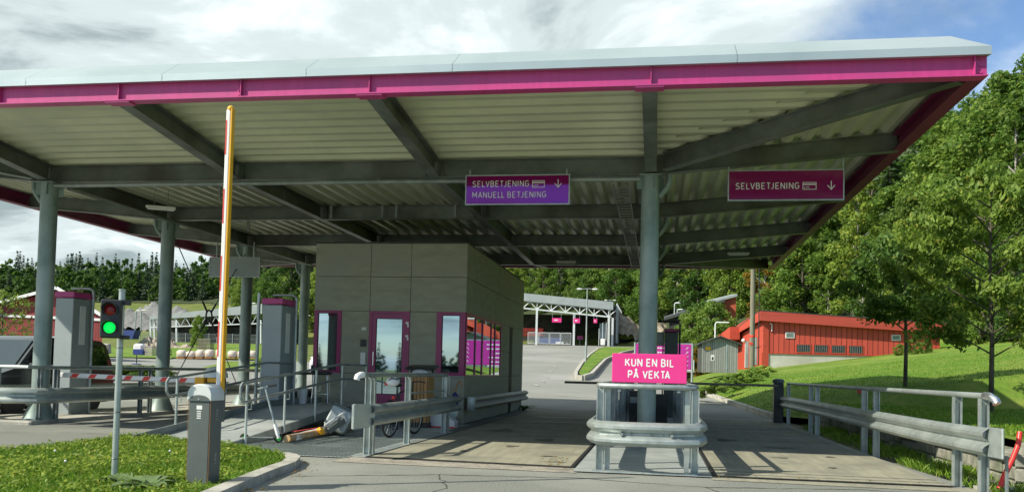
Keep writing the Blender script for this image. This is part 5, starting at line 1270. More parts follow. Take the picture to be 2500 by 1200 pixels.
for x in (-27, -18.95, -13.0, -7.55, -6.95): MB().bb(x - .16, x + .16, HY + .15, HY + .45, 5.5, zl(x)).build('column', M['trusswhite'], hall, world=True)
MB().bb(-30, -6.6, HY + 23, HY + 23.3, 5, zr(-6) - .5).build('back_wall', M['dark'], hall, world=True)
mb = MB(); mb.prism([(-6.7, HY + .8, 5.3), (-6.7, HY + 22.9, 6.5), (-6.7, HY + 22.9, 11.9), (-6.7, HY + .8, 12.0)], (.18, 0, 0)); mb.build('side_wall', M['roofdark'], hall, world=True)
for k in range(5): MB().bb(-6.5, -6.3, HY + 2 + k * 4.2, HY + 2.3 + k * 4.2, 6.2, 12.5).build('wall_post', M['trusswhite'], hall, world=True)
for px0, px1, py0, py1, lb in ((1348, 1371, 776, 786, 'wide pink sign hanging leftmost in the far hall opening'), (1400, 1416, 777, 788, 'pink sign with a white line hanging mid-opening of the far hall'), (1449, 1458, 778, 788, 'small pink sign hanging rightmost in the far hall opening')):
    a, b = V3(px0, py1, HY + .2), V3(px1, py0, HY + .2); t = thing('hanging_sign', lb, 'sign', (a.x, HY + .1, a.z)); w, h = b.x - a.x, b.z - a.z
    MB().bb(0, w, -.05, .05, 0, h).build('panel', M['pink'], t); MB().bb(w * .25, w * .6, -.07, -.051, h * .4, h * .65).build('lettering', M['sign_text'], t)
    for x in (.05, w - .05): MB().cyl((x, 0, h), (x, 0, zl(a.x + x) - a.z), .03, n=5).build('rod', M['galv'], t)
t = thing('direction_sign', 'small dim magenta sign standing inside the dark hall opening', 'sign', (-13.0, HY + 6, 6.2)); MB().bb(0, .95, 0, .06, .6, 1.2).build('panel', M['magenta'], t); MB().bb(.4, .5, .07, .12, -.4, 1.0).build('post', M['galv_dark'], t)
t = thing('gate_fence', 'pale mesh fence and gate panels in front of the far hall', 'fence', (-16.6, HY - 2, 5.6))
for k in range(4):
    x0 = -3.4 + k * 1.72; mb = MB(); mb.bb(x0, x0 + 1.64, 0, .06, .1, .18); mb.bb(x0, x0 + 1.64, 0, .06, 1.82, 1.9); mb.bb(x0, x0 + .06, 0, .06, .1805, 1.8195); mb.bb(x0 + 1.58, x0 + 1.64, 0, .06, .1805, 1.8195)
    f = mb.build('panel_frame', M['trusswhite'], t); mb = MB()
    for j in range(9): mb.bb(x0 + .14 + j * .16, x0 + .17 + j * .16, .02, .04, .181, 1.819)
    mb.build('mesh_bars', M['trusswhite'], f)
for k in range(2): MB().bb(-3.4 + 4.4 + k * 1.8, -3.4 + 5.6 + k * .5, .061, .1, .15, .5).build('kick_plate', M['white'], t)
t = thing('container', 'bright red container showing at the left of the far hall', 'container', (-20.9, HY + 5, 6.8)); MB().rbox((0, 0, 1.0), (5, 2, 1.3), .05).build('body', M['redpaint'], t); MB().bb(-1.5, 2.2, -1.02, -1.001, .75, 1.1).build('marking', M['orangewall'], t)
t = thing('container', 'blue skip behind the pale fence of the far hall', 'container', (-17, HY + 3, 5.9)); MB().prism([(-1.8, 0, 0), (1.4, 0, 0), (1.9, 0, 1.0), (-2.2, 0, 1.0)], (0, 2, 0)).build('body', M['blue'], t)
t = thing('glass_shelter', 'narrow pale glazed screen at the right side of the far hall opening', 'shelter', (-9.0, HY - 1, 5.7)); 
for x in (0, .55, 1.1): MB().bb(x, x + .08, 0, .08, 0, 3.5 if x else 2.6).build('post', M['trusswhite'], t)
MB().bb(.1, 1.1, .02, .05, 1.0, 3.4).build('pane', M['carglass'], t); MB().rbox((.7, -.4, .5), (.7, .5, 1.0), .05).build('base_box', M['white'], t)
t = thing('container', 'long lime green covered container on the bank right of the hall', 'container', (-4.0, 148, 7.2)); MB().rbox((.5, 0, .6), (5.5, 2.2, 1.3), .15).build('cover', M['lime'], t); MB().bb(-2.2, 3.2, -1, 1, -.4, 0).build('base', M['roofdark'], t)
# street lamps
def lamp2(loc, h, label, r=1.0):
    t = thing('street_lamp', label, 'street lamp', loc)
    MB().tube([(0, 0, 0), (0, 0, 1.6), (0, 0, 1.62), (0, 0, h)], [.09, .085, .06, .045], 10).build('pole', M['galv'], t, smooth=True)
    MB().tube([(-.55 * r, 0, h - .02), (0, 0, h + .02), (.55 * r, 0, h - .02)], .03, 6).build('arm', M['galv'], t)
    for s_ in (-1, 1): MB().ball((s_ * .62 * r, 0, h - .02), .2 * r, 12, 8, (1.25, .7, .35)).build('lamp_head', M['lamp'], t, smooth=True)
    return t
lamp2((-5.62, 70, road_h(-5.6, 70) + .3), 5.9, 'double-headed street lamp on the grass median of the exit road')
lamp2((-6.72, 125, 5.2), 6.6, 'farther double-headed street lamp rising at the right end of the far hall')
def lamp1(px, pyt, Y, pyb, label):
    a, b = V3(px, pyb, Y), V3(px, pyt, Y); t = thing('street_lamp', label, 'street lamp', tuple(a)); h = b.z - a.z; k = Y / 70
    MB().tube([(0, 0, 0), (0, 0, h * .96), (.1 * k, 0, h)], .05 * k, 8).build('pole', M['galv'], t, smooth=True)
    MB().ball((.25 * k, 0, h), .16 * k, 10, 6, (1.5, .8, .4)).build('lamp_head', M['lamp'], t, smooth=True)
lamp1(1646, 739, 98, 800, 'taller of two slim street lamps right of the island column'); lamp1(1653, 755, 104, 800, 'shorter of two slim street lamps right of the island column')
lamp1(609, 740, 120, 850, 'slim street lamp between the far yard hall and the grey terminal')
lamp1(330, 758, 150, 812, 'small street lamp on the grass bank right of the red barn'); lamp1(343, 757, 150, 812, 'second small lamp on the bank, nearer the yard hall'); lamp1(742, 770, 110, 850, 'thin lamp pole left of the white van')

# dark red barn at the far left
bz = 1.0
barn = thing('barn', 'dark red barn with pale roof edge and white rail at the far left', 'barn', (-62, 80, bz))
mb = MB(); pts_ = [at(-60, 760, 80), at(150, 706, 80), at(252, 768, 80)]
prof = [(pts_[0].x, 80, bz - 1), (pts_[2].x, 80, bz - 1), (pts_[2].x, 80, pts_[2].z), (pts_[1].x, 80, pts_[1].z), (pts_[0].x, 80, pts_[0].z)]
BV = Vector((-11.5, 11, 0)); mb.prism(prof, BV); mb.build('wall', M['barnred'], barn, world=True)
for a, b in ((pts_[0], pts_[1]), (pts_[2], pts_[1])):
    d = (b - a) * .06; q0 = a - d + Vector((0, -.7, .0)); q1 = b + Vector((0, -.7, .0)); mb = MB(); mb.prism([q0, q1, q1 + Vector((0, 0, .22)), q0 + Vector((0, 0, .22))], BV); mb.build('roof', M['roofgrey'], barn, world=True)
    mb = MB(); mb.bar((a - d) + Vector((0, -.78, -.06)), b + Vector((0, -.78, -.06)), .1, .3); mb.build('barge_board', M['white'], barn, world=True)
a, b = at(-40, 770, 79.9), at(250, 783, 79.9); MB().bar((a.x, 79.9, a.z), (b.x, 79.9, b.z), .1, .25).build('door_rail', M['white'], barn, world=True)
# pale yard hall
yh = thing('yard_hall', 'long pale roofed yard hall with truss front behind the wrapped bales', 'hall', (-105, 190, 6))
q = [at(365, 771, 190), at(640, 741, 190), at(640, 765, 190), at(365, 779, 190)]
MB().prism([tuple(p) for p in q], (0, 1.2, 0)).build('roof_fascia', M['roofgrey'], yh, world=True)
MB().prism([(q[0].x, 191.21, q[0].z - .4), (q[1].x, 191.21, q[1].z - .4), (q[1].x, 191.21, q[1].z), (q[0].x, 191.21, q[0].z)], (0, 18, 0)).build('roof', M['roofgrey'], yh, world=True)
mb = MB(); a, b = at(368, 800, 190.3), at(640, 790, 190.3); mb.bar(a, b, .25, .25)
for k in range(11):
    u = k / 11; p = a.lerp(b, u); tp = q[3].lerp(q[2], u + .045); mb.cyl(p, (tp.x, 190.3, tp.z), .1, n=5); tp2 = q[3].lerp(q[2], max(0, u - .045)); mb.cyl(p, (tp2.x, 190.3, tp2.z), .1, n=5)
mb.build('truss', M['trusswhite'], yh, world=True)
for px in (367, 376, 430, 487, 545, 600, 636): p0, p1 = at(px, 838, 190.3), at(px, 780, 190.3); MB().bar((p0.x, 190.3, p0.z), (p1.x, 190.3, p1.z), .35, .35, up=(0, 1, 0)).build('column', M['trusswhite'], yh, world=True)
MB().bb(-121, -88, 206, 206.3, 4, 13).build('back_wall', M['dark'], yh, world=True); MB().bb(-119, -89, 195, 195.3, 4, 10.2).build('partition', M['dark'], yh, world=True)
t = thing('yard_fence', 'grey mesh fence along the front of the pale yard hall', 'fence', (-104, 183, 6)); 
for k in range(16): MB().bb(-13 + k * 1.9, -12.9 + k * 1.9, 0, .1, -.5, 2.2).build('post', M['galv'], t)
mb = MB()
for k in range(150): mb.bb(-13 + k * .19, -12.97 + k * .19, .11, .13, -.3, 2.1)
for z in (0, 1, 2): mb.bb(-13, 15.6, .131, .15, z, z + .05)
mb.build('mesh', M['galv_dark'], t)
t = thing('warehouse', 'dark gabled warehouse end left of the white van', 'warehouse', (-58, 175, 6))
MB().prism([(-10, 0, -1), (3, 0, -1), (3, 0, 4.2), (-3, 0, 8), (-10, 0, 8.6)], (0, 12, 0)).build('wall', M['roofdark'], t); MB().bar((-11, 6, 8.7), (-2.5, 6, 8.2), 14, .3).build('roof', M['roofgrey'], t)
# heaps
def heap(px0, px1, pyt, pyb, Y, mat, label, nm, seed, rough=.25, dep=.6):
    r_ = np.random.default_rng(seed); a, b = at(px0, pyb, Y), at(px1, pyb, Y); top = at(px0, pyt, Y).z - a.z; w = b.x - a.x; nx, ny = 36, 18; V = []; Fq = []
    peaks = [(r_.uniform(.15, .85), r_.uniform(.3, .7), r_.uniform(.6, 1)) for _ in range(5)]
    for j in range(ny + 1):
        for i in range(nx + 1):
            u, v = i / nx, j / ny; h = max(p[2] * max(0, 1 - math.hypot((u - p[0]) * 2.6, (v - p[1]) * 2.2)) for p in peaks)
            h = h * top * 1.1 + r_.uniform(-1, 1) * rough * top * .25 * (h > .03)
            V.append((a.x + w * u, Y + w * dep * (v - .3), (min(a.z, ground_h(a.x + w * u, Y + w * dep * (v - .3))) if nm != 'rock_bank' else a.z) - .2 + h))
    for j in range(ny):
        for i in range(nx): Fq.append((j * (nx + 1) + i, j * (nx + 1) + i + 1, (j + 1) * (nx + 1) + i + 1, (j + 1) * (nx + 1) + i))
    o = linkmesh(nm, npmesh(nm, V, Fq, [mat])); return tag(o, label, 'heap')
heap(-40, 300, 685, 760, 215, M['gravel'], 'long grey gravel heap on the slope above the red barn', 'gravel_heap', 3, .12)
heap(230, 470, 708, 762, 225, M['gravel'], 'grey stony heap on the slope above the yard hall', 'gravel_heap', 5, .5)
heap(334, 425, 806, 836, 150, M['rubble'], 'heap of pale rubble beside the blue skip', 'rubble_heap', 8, .9)
heap(400, 470, 822, 836, 150, M['rubble'], 'low pale heap in front of the yard hall fence', 'rubble_heap', 9, .6)
heap(1470, 1680, 758, 828, 146, M['rubble'], 'tan cut rock bank right of the far hall', 'rock_bank', 11, .5, .4)
t = thing('container', 'dark blue skip beside the pale rubble heap', 'container', (-104, 148, at(320, 826, 148).z)); p0 = at(300, 826, 148); t.location = tuple(p0)
MB().prism([(0, 0, 0), (1.9, 0, 0), (2.4, 0, 1.6), (-.4, 0, 1.6)], (0, 2, 0)).build('body', M['blue'], t)
def place(px, py, Y): p = at(px, py, Y); return (p.x, Y, max(p.z, ground_h(p.x, Y)) - .02)
# wrapped bales in a row
pr_ = None
xsb = [432, 455, 478, 500, 527, 556, 580, 604, 640, 662]
for k, px in enumerate(xsb):
    w = 21 * 102 / 2130 * random.uniform(.92, 1.12); loc = place(px + 12, 874, 102)
    if pr_ is None:
        pr_ = thing('wrapped_bale', 'pale wrapped bale on a pallet in the row across the yard', 'bale', loc, 0, 'pale wrapped bales in a row')
        mbb = MB().rbox((0, 0, .70), (1.24, 1.12, 1.12), .2); mbb.v = [(x * (1 + .06 * math.sin(9 * z + 3 * y)), y, z + .05 * math.sin(7 * x + 2)) for x, y, z in mbb.v]; mbb.build('bale', M['bale'], pr_, smooth=True, auto=60); mb = MB().rbox((0, 0, .07), (1.2, 1.1, .13), .01).build('pallet', M['cane'], pr_)
        pr_.scale = (w / 1.2, .9, .88)
    else: dup(pr_, loc, random.uniform(-.1, .1), sc=(w / 1.2, .9, random.uniform(.74, .96)))
t = thing('pallet_stack', 'tall stack of brown pallets behind the wrapped bales', 'pallets', place(502, 852, 116))
for k in range(8): MB().bb(-1.0, 1.0, -.6, .6, k * .2, k * .2 + .13).build('pallet', M['polewood'], t)
t = thing('pallet_stack', 'pale stack of pallets beside the white liquid tank', 'pallets', place(366, 866, 100))
for k in range(6): MB().bb(-.55, .55, -.5, .5, k * .2, k * .2 + .12).build('pallet', M['kerb'], t)
t = thing('pallet_stack', 'pale pallets leaning by the right end of the red barn', 'pallets', place(257, 862, 96)); MB().rbox((0, 0, .6), (1.2, .5, 1.2), .03, rx=.2).build('pallet', M['kerb'], t); MB().rbox((.1, -.5, .55), (1.1, .12, 1.1), .02, rx=.25).build('pallet', M['kerb'], t)
t = thing('liquid_tank', 'white and blue liquid tank standing at the yard edge', 'tank', place(340, 866, 100)); MB().rbox((0, 0, .95), (1.3, 1, 1.0), .2).build('tank', M['white'], t); MB().rbox((.2, -.1, .4), (1.4, 1.1, .7), .05).build('crate', M['blue'], t)
t = thing('barrel', 'blue barrel by the right end of the red barn', 'barrel', place(236, 858, 92)); MB().lathe((0, 0, 0), [(.3, 0), (.34, .1), (.34, .8), (.3, .95), (.1, 1.0)], 14).build('body', M['blue'], t, smooth=True); MB().cyl((0, 0, 1.0), (.05, 0, 1.5), .05, n=8).build('spout', M['white'], t)
t = thing('parking_sign', 'small dark post on a blue foot in the yard behind the left lane', 'post', place(333, 888, 46)); MB().cyl((0, 0, 0), (0, 0, .55), .03, n=6).build('post', M['black'], t); MB().rbox((0, 0, .03), (.4, .35, .06), .02).build('foot', M['blue'], t)
# yard grass patches
pg = [[(480, 906), (650, 906), (660, 880), (560, 880)], [(400, 868), (640, 872), (640, 836), (390, 838)], [(236, 850), (420, 866), (420, 836), (236, 836)]]
def patch(quad, dn, df, label):
    V = []; nx, ny = 14, 8
    a, b = at(*quad[0], dn), at(*quad[1], dn); c, d = at(*quad[2], df), at(*quad[3], df)
    for j in range(ny + 1):
        v = j / ny
        for i in range(nx + 1):
            u = i / nx; x = (a.x * (1 - u) + b.x * u) * (1 - v) + (d.x * (1 - u) + c.x * u) * v; y = dn + (df - dn) * v; V.append((x, y, road_h(x, y) + .12))
    Fq = [(j * (nx + 1) + i, j * (nx + 1) + i + 1, (j + 1) * (nx + 1) + i + 1, (j + 1) * (nx + 1) + i) for j in range(ny) for i in range(nx)]
    struct(linkmesh('yard_grass', npmesh('yard_grass', V, Fq, [M['grass']], smooth=True)))
patch(pg[0], 60, 92, ''); patch(pg[1], 106, 180, ''); patch(pg[2], 100, 145, '')
#@@PART5
# ------------------------------------------------------------------ trees and other plants
def unit(v): return v / np.maximum(1e-9, np.linalg.norm(v, axis=1, keepdims=True))
def leafquads(P, Nrm, size, asp=.55, R=RNG, droop=0.):
    n = len(P); a = unit(np.cross(Nrm, unit(R.normal(size=(n, 3))))); 
    if droop: a = unit(a - np.array([0, 0, droop]))
    b = unit(np.cross(Nrm, a)); s = (size * R.uniform(.6, 1.4, n))[:, None]
    V = np.stack([P - a * s, P + b * s * asp + a * s * .1, P + a * s, P - b * s * asp + a * s * .1], 1)
    return V.reshape(-1, 3), np.arange(4 * n).reshape(n, 4)
def tubes(lst):
    mb = MB()
    for pts, rr in lst: mb.tube(pts, rr, 6)
    V = np.array([tuple(p) for p in mb.v]); q = [f if len(f) == 4 else None for f in mb.f]; F = []
    for f in mb.f:
        if len(f) == 4: F.append(f)
        else: F += [(f[0], f[i], f[i + 1], f[min(i + 2, len(f) - 1)]) for i in range(1, len(f) - 2, 2)] 
    return V, np.array(F)
def broad(seed, H, R0, n, leaf, base=.25, nb=16, slim=1.0):
    """crown of many leaf sprays gathered in uneven clumps round limbs; returns crown and wood arrays"""
    r = np.random.default_rng(seed); C = []; wood = []
    lean = r.normal(0, .02 * H, 2)
    trunk = [(0, 0, -.6), (lean[0] * .3, lean[1] * .3, H * .3), (lean[0], lean[1], H * .75), (lean[0], lean[1], H * .93)]
    wood.append((trunk, [.016 * H + .03, .013 * H + .02, .007 * H, .01]))
    for k in range(nb):
        u = (k + r.uniform(0, 1)) / nb; z = H * (base + (1 - base) * u); prof = R0 * math.sin(math.pi * min(1, (.12 + .88 * u)) ** .8) ** .7 * slim + .12 * R0
        a = k * 2.4 + r.uniform(-.5, .5); d = prof * r.uniform(.35, .95)
        c = np.array([lean[0] * u + d * math.cos(a), lean[1] * u + d * math.sin(a), z]); rad_ = R0 * r.uniform(.28, .5) * (1 - .35 * u)
        C.append((c, np.array([rad_, rad_, rad_ * r.uniform(.6, .9)])))
        wood.append(([(lean[0] * u * .8, lean[1] * u * .8, z - d * .55 - .3), tuple((c * .6 + np.array([0, 0, z - d * .3]) * .4)), tuple(c)], [.05 + .004 * H, .03 + .002 * H, .012]))
    C.append((np.array([lean[0], lean[1], H * .92]), np.array([R0 * .3, R0 * .3, H * .09])))
    w = np.array([c[1].prod() ** (2 / 3) for c in C]); w /= w.sum(); idx = r.choice(len(C), n, p=w)
    cc = np.array([c[0] for c in C])[idx]; rr = np.array([c[1] for c in C])[idx]
    d = unit(r.normal(size=(n, 3))); k = r.uniform(.2, 1.0, n)[:, None] ** .55 * (1 + .12 * r.normal(size=(n, 1)))
    P = cc + d * rr * k; Nn = unit(d * .7 + r.normal(size=(n, 3)) * .55 + np.array([0, 0, .35]))
    return leafquads(P, Nn, leaf, .55, r), tubes(wood)
def spruce(seed, H, R0, tiers=26, leaf=.34):
    r = np.random.default_rng(seed); P = []; Nn = []
    for t in range(tiers):
        u = (t + r.uniform(0, .6)) / tiers; z = H * (.06 + .93 * u); L_ = R0 * (1 - u) ** .85 * r.uniform(.75, 1.12) + .12; nbr = max(4, int(11 * (1 - u) + 4))
        for b in range(nbr):
            a = 2 * math.pi * (b + r.uniform(0, .8)) / nbr; m_ = max(2, int(L_ / .30)); l2 = L_ * r.uniform(.7, 1.1)
            for j in range(m_):
                q = (j + .6) / m_; x = l2 * q
                P.append((x * math.cos(a), x * math.sin(a), z - .32 * x + .10 * x * q * q + r.normal(0, .05))); Nn.append((math.cos(a) * .4 + r.normal(0, .35), math.sin(a) * .4 + r.normal(0, .35), .75))
    P = np.array(P); V = leafquads(P, unit(np.array(Nn)), leaf, .55, r, .25)
    return V, tubes([([(0, 0, -.6), (0, 0, H * .5), (0, 0, H * .98)], [.014 * H, .009 * H, .01])])
def treemesh(name, parts, leafm, barkm):
    (V1, F1), (V2, F2) = parts
    return npmesh(name, np.vstack([V1, V2]), np.vstack([F1, F2 + len(V1)]), [leafm, barkm], np.concatenate([np.zeros(len(F1)), np.ones(len(F2))]))
PB = [treemesh('broadleaf_tree', broad(21 + i, 14, 4.2 + .3 * (i % 3), 9000, .225, .1, 30), M[k], M['bark']) for i, k in enumerate(('leaf', 'leaf_light', 'leaf', 'leaf_dark'))]
PT = [treemesh('birch_tree', broad(41 + i, 15, 2.9, 6500, .19, .15, 28, .95), M[k], M['birch']) for i, k in enumerate(('leaf_light', 'leaf', 'autumn'))]
PS = [treemesh('spruce_tree', spruce(61 + i, 15, 2.5 - .3 * i), M['spruce'], M['bark']) for i in range(2)]
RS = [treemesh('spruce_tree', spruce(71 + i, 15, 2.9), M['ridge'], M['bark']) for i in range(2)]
M['leaf_lime'] = leafmat('lime_leaves', (.16, .28, .04), (.32, .46, .09), None, .4)
GP = [treemesh('shrub', broad(84 + i, 2.2, 1.5, 2600, .13, .0, 16), M['leaf_lime'], M['bark']) for i in range(2)]
BU = [treemesh('shrub', broad(81 + i, 2.2, 1.35, 4200, .075, .0, 16), M[k], M['bark']) for i, k in enumerate(('leaf', 'leaf_light', 'leaf_dark'))]
def plant(name, me, x, y, s, label, cat, group=None, z=None, sz=None):
    o = linkmesh(name, me); o.location = (x, y, (ground_h(x, y) if z is None else z) - .1); o.rotation_euler = (0, 0, RNG.uniform(0, 6.28)); o.scale = (s, s, sz or s * RNG.uniform(.9, 1.12))
    return tag(o, label, cat, group)
struct_f = []
# forest floor under the trees
fx = fr(-420, 260, 6); fy = fr(50, 460, 6); V = []; idx = {}; Fq = []
for j, y in enumerate(fy):
    for i, x in enumerate(fx):
        t = x / y; V.append((x, y, ground_h(x, y) + .18))
for j in range(len(fy) - 1):
    for i in range(len(fx) - 1):
        x, y = fx[i] + 3, fy[j] + 3; t = x / y; d0 = lerp_tab(D0, t) + (4 if t > -.12 else lerp_tab([(-.9, 80), (-.55, 75), (-.4, 14), (-.12, 5)], t))
        if y > d0 and -.95 < t < .8: k = j * len(fx) + i; Fq.append((k, k + 1, k + 1 + len(fx), k + len(fx)))
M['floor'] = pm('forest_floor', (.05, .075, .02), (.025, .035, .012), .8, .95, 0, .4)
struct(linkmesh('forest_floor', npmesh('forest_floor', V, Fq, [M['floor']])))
# wooded slope on the right
cnt = 0
rows_ = [(3, 1.0), (9, 1.0), (16, 1.05), (24, 1.1), (33, 1.1), (43, 1.1)]
GR = 'trees on the steep wooded slope at the right'
for ri, (off, sc) in enumerate(rows_):
    t = .045 + RNG.uniform(0, .02)
    while t < .56:
        y = lerp_tab(D0, t) + off + RNG.uniform(-2.5, 2.5); x = t * y
        skip = (ri == 0 and t < .13)
        if not skip:
            u = RNG.random(); s = sc * RNG.uniform(.72, 1.08) * (.62 if ri == 0 else 1)
            if u < .10 and ri > 1: plant('spruce_tree', PS[RNG.integers(2)], x, y, s * 1.15, 'dark spruce among the leafy trees of the right-hand slope', 'tree', 'spruces on the right-hand slope')
            elif u < .36: plant('birch_tree', PT[RNG.choice(3, p=[.5, .46, .04])], x, y, s * 1.05, 'slender light-crowned tree on the wooded right-hand slope', 'tree', 'slender trees on the right-hand slope')
            else: plant('broadleaf_tree', PB[RNG.choice(4, p=[.3, .3, .25, .15])], x, y, s, 'broad leafy green tree on the wooded right-hand slope', 'tree', 'broadleaf trees on the right-hand slope')
            cnt += 1
        t += RNG.uniform(4.0, 5.6) / y * (1 if ri else .8)
# wooded hill behind the far hall
for ri, off in enumerate((14, 24, 36, 48, 62)):
    t = -.235
    while t < .045:
        y = lerp_tab(D0, t) + off + 12 + RNG.uniform(-4, 4); x = t * y; u = RNG.random(); s = RNG.uniform(.75, 1.15)
        if u < .2: plant('spruce_tree', PS[RNG.integers(2)], x, y, s * 1.2, 'spruce standing in the wood behind the far hall', 'tree', 'spruces behind the far hall')
        elif u < .62: plant('birch_tree', PT[RNG.choice(3, p=[.5, .3, .2])], x, y, s * 1.15, 'slender tree in the wood behind the far hall', 'tree', 'slender trees behind the far hall')
        else: plant('broadleaf_tree', PB[RNG.integers(4)], x, y, s, 'broad tree in the wood behind the far hall', 'tree', 'broadleaf trees behind the far hall')
        t += RNG.uniform(5.2, 7.5) / y
for off in (-8, -1, 8, 17, 27, 38):
    t = -.075
    while t < .065:
        y = lerp_tab(D0, t) + off + 20 + RNG.uniform(-3, 3); x = t * y; s = RNG.uniform(.7, 1.1)
        if RNG.random() < .5: plant('birch_tree', PT[RNG.choice(3, p=[.5, .4, .1])], x, y, s, 'slender tree above the rock bank right of the far hall', 'tree', 'slender trees above the rock bank')
        else: plant('broadleaf_tree', PB[RNG.integers(4)], x, y, s, 'broad tree above the rock bank right of the far hall', 'tree', 'broadleaf trees above the rock bank')
        t += RNG.uniform(4.5, 6) / y
# leafy trees behind the yard hall and booth
for ri, off in enumerate((4, 14, 26)):
    t = -.50
    while t < -.235:
        y = lerp_tab(D0, t) + off + lerp_tab([(-.5, 26), (-.4, 14), (-.25, 12)], t) + RNG.uniform(-4, 4); x = t * y; u = RNG.random(); s = RNG.uniform(.85, 1.2) * (1.1 if t > -.46 else .8)
        if u < .22: plant('spruce_tree', PS[RNG.integers(2)], x, y, s * 1.2, 'spruce among the trees behind the pale yard hall', 'tree', 'spruces behind the yard hall')
        elif u < .5: plant('birch_tree', PT[RNG.choice(3, p=[.45, .35, .2])], x, y, s * 1.2, 'slender tree behind the pale yard hall', 'tree', 'slender trees behind the yard hall')
        else: plant('broadleaf_tree', PB[RNG.integers(4)], x, y, s * 1.15, 'broad tree behind the pale yard hall', 'tree', 'broadleaf trees behind the yard hall')
        t += RNG.uniform(6, 8.5) / y
# far wooded ridge at the left: one mass of small trees, with the skyline spruces as single trees
def lowtree(me):
    n = len(me.vertices); v = np.empty(n * 3, np.float32); me.vertices.foreach_get('co', v); v = v.reshape(-1, 3)
    f = np.empty(len(me.polygons) * 4, np.int32); me.polygons.foreach_get('vertices', f); mi = np.empty(len(me.polygons), np.int32); me.polygons.foreach_get('material_index', mi)
    return v, f.reshape(-1, 4), mi
LT = [lowtree(npmesh('tmp', *spruce(91 + i, 15, 2.6, 15, .62)[0], [])) for i in range(2)] + [lowtree(npmesh('tmp', *broad(95 + i, 13, 4.0, 420, .85, .1, 14)[0], [])) for i in range(2)]
Vs, Fs, Ms = [], [], []; nv = 0
def addlow(kind, x, y, z, s, mi):
    global nv
    v, f, _ = LT[kind]; a = RNG.uniform(0, 6.28); R2 = np.array([[math.cos(a), -math.sin(a), 0], [math.sin(a), math.cos(a), 0], [0, 0, 1]]); w = (v @ R2.T) * np.array([s, s, s * RNG.uniform(.9, 1.15)]) + np.array([x, y, z])
    Vs.append(w); Fs.append(f + nv); Ms.append(np.full(len(f), mi)); nv += len(v)
for off in (0, 10, 20, 31, 43, 56):
    t = -.92
    while t < -.44:
        y = lerp_tab(D0, t) + 82 + off * 1.25 + RNG.uniform(-5, 5); x = t * y; u = RNG.random(); z = ground_h(x, y) - .3
        lowb = off < 15
        if u < (.3 if lowb else .74): addlow(RNG.integers(2), x, y, z, RNG.uniform(.5, .95), 0)
        else: addlow(2 + RNG.integers(2), x, y, z, RNG.uniform(.55, .9), 1 if u < .85 else 2)
        t += RNG.uniform(2.6, 4.2) / y
tag(linkmesh('ridge_forest', npmesh('ridge_forest', np.vstack(Vs), np.vstack(Fs), [M['ridge'], M['leaf_dark'], M['leaf']], np.concatenate(Ms))), 'far wooded ridge of spruces and leafy trees under the left sky', 'forest', kind='stuff')
t = -.90
while t < -.45:
    y = lerp_tab(D0, t) + 160 + RNG.uniform(-6, 6); x = t * y
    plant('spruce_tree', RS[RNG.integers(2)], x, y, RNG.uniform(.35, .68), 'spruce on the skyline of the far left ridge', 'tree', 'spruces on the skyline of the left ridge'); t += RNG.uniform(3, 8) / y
Vs, Fs, Ms = [], [], []; nv = 0
for k in range(420):
    x = RNG.uniform(-330, 220); addlow(RNG.integers(4), x, -255 - RNG.uniform(0, 45), -.5, RNG.uniform(.35, .6) * (1.25 if x < -70 else .75), 0)
tag(linkmesh('opposite_wood', npmesh('opposite_wood', np.vstack(Vs), np.vstack(Fs), [M['spruce']], np.concatenate(Ms))), 'dark wood seen only mirrored in the booth windows', 'forest', kind='stuff')
# young lawn trees with parts
def young(label, x, y, H, R0, base, n, leaf, lm, seed, z=None, slim=1.0):
    t = thing('young_tree', label, 'tree', (x, y, (ground_h(x, y) if z is None else z) - .05))
    r = np.random.default_rng(seed); limbs = [([(0, 0, -.2), (.02, 0, H * .3), (-.02, .02, H * .65), (0, 0, H * .97)], [.062, .05, .03, .008])]; P = []; Nn = []
    for k in range(34):
        u = (k + r.uniform(0, 1)) / 34; z0 = H * (base + (.93 - base) * u); a = k * 2.4 + r.uniform(-.4, .4); Lb = R0 * (math.sin(math.pi * (.18 + .76 * u)) ** .8) * r.uniform(.7, 1.1) * slim
        pts = [Vector((0, 0, z0)), Vector((Lb * .5 * math.cos(a), Lb * .5 * math.sin(a), z0 + Lb * .32)), Vector((Lb * math.cos(a), Lb * math.sin(a), z0 + Lb * .38))]
        limbs.append((pts, [.022, .013, .004])); nt = 5
        for q in range(nt):
            f = .35 + .65 * (q + 1) / nt; c = pts[0].lerp(pts[2], f) + Vector((0, 0, Lb * .12)); a2 = a + r.uniform(-1.2, 1.2); tl = R0 * r.uniform(.12, .3); e = c + Vector((tl * math.cos(a2), tl * math.sin(a2), r.uniform(-.15, .25)))
            limbs.append(([c, e], [.007, .002])); m_ = n // (34 * nt)
            for _ in range(m_):
                w = r.uniform(0, 1.1); p = c.lerp(e, w); P.append((p.x + r.normal(0, .10), p.y + r.normal(0, .10), p.z + r.normal(0, .09))); Nn.append((math.cos(a2) * .5 + r.normal(0, .5), math.sin(a2) * .5 + r.normal(0, .5), .55))
    V, Fq = leafquads(np.array(P), unit(np.array(Nn)), leaf, .42, r, .9)
    linkmesh('crown', npmesh('crown', V, Fq, [lm]), t); V, Fq = tubes(limbs); linkmesh('trunk', npmesh('trunk', V, Fq, [M['bark']], smooth=True), t); return t
young('young lawn tree farther from the rail, its crown over the red building end', 7.15, 27, 4.4, 1.55, .36, 13000, .075, M['leaf'], 5)
young('larger young lawn tree nearest the right edge, drooping leafy crown', 7.72, 22, 5.7, 2.15, .22, 21000, .075, M['leaf'], 6)
p = at(2, 880, 32); young('sparse bright yellow-green young tree at the far left edge', p.x, 32, 4.2, 1.25, .3, 1100, .09, M['leaf_light'], 8, z=0)
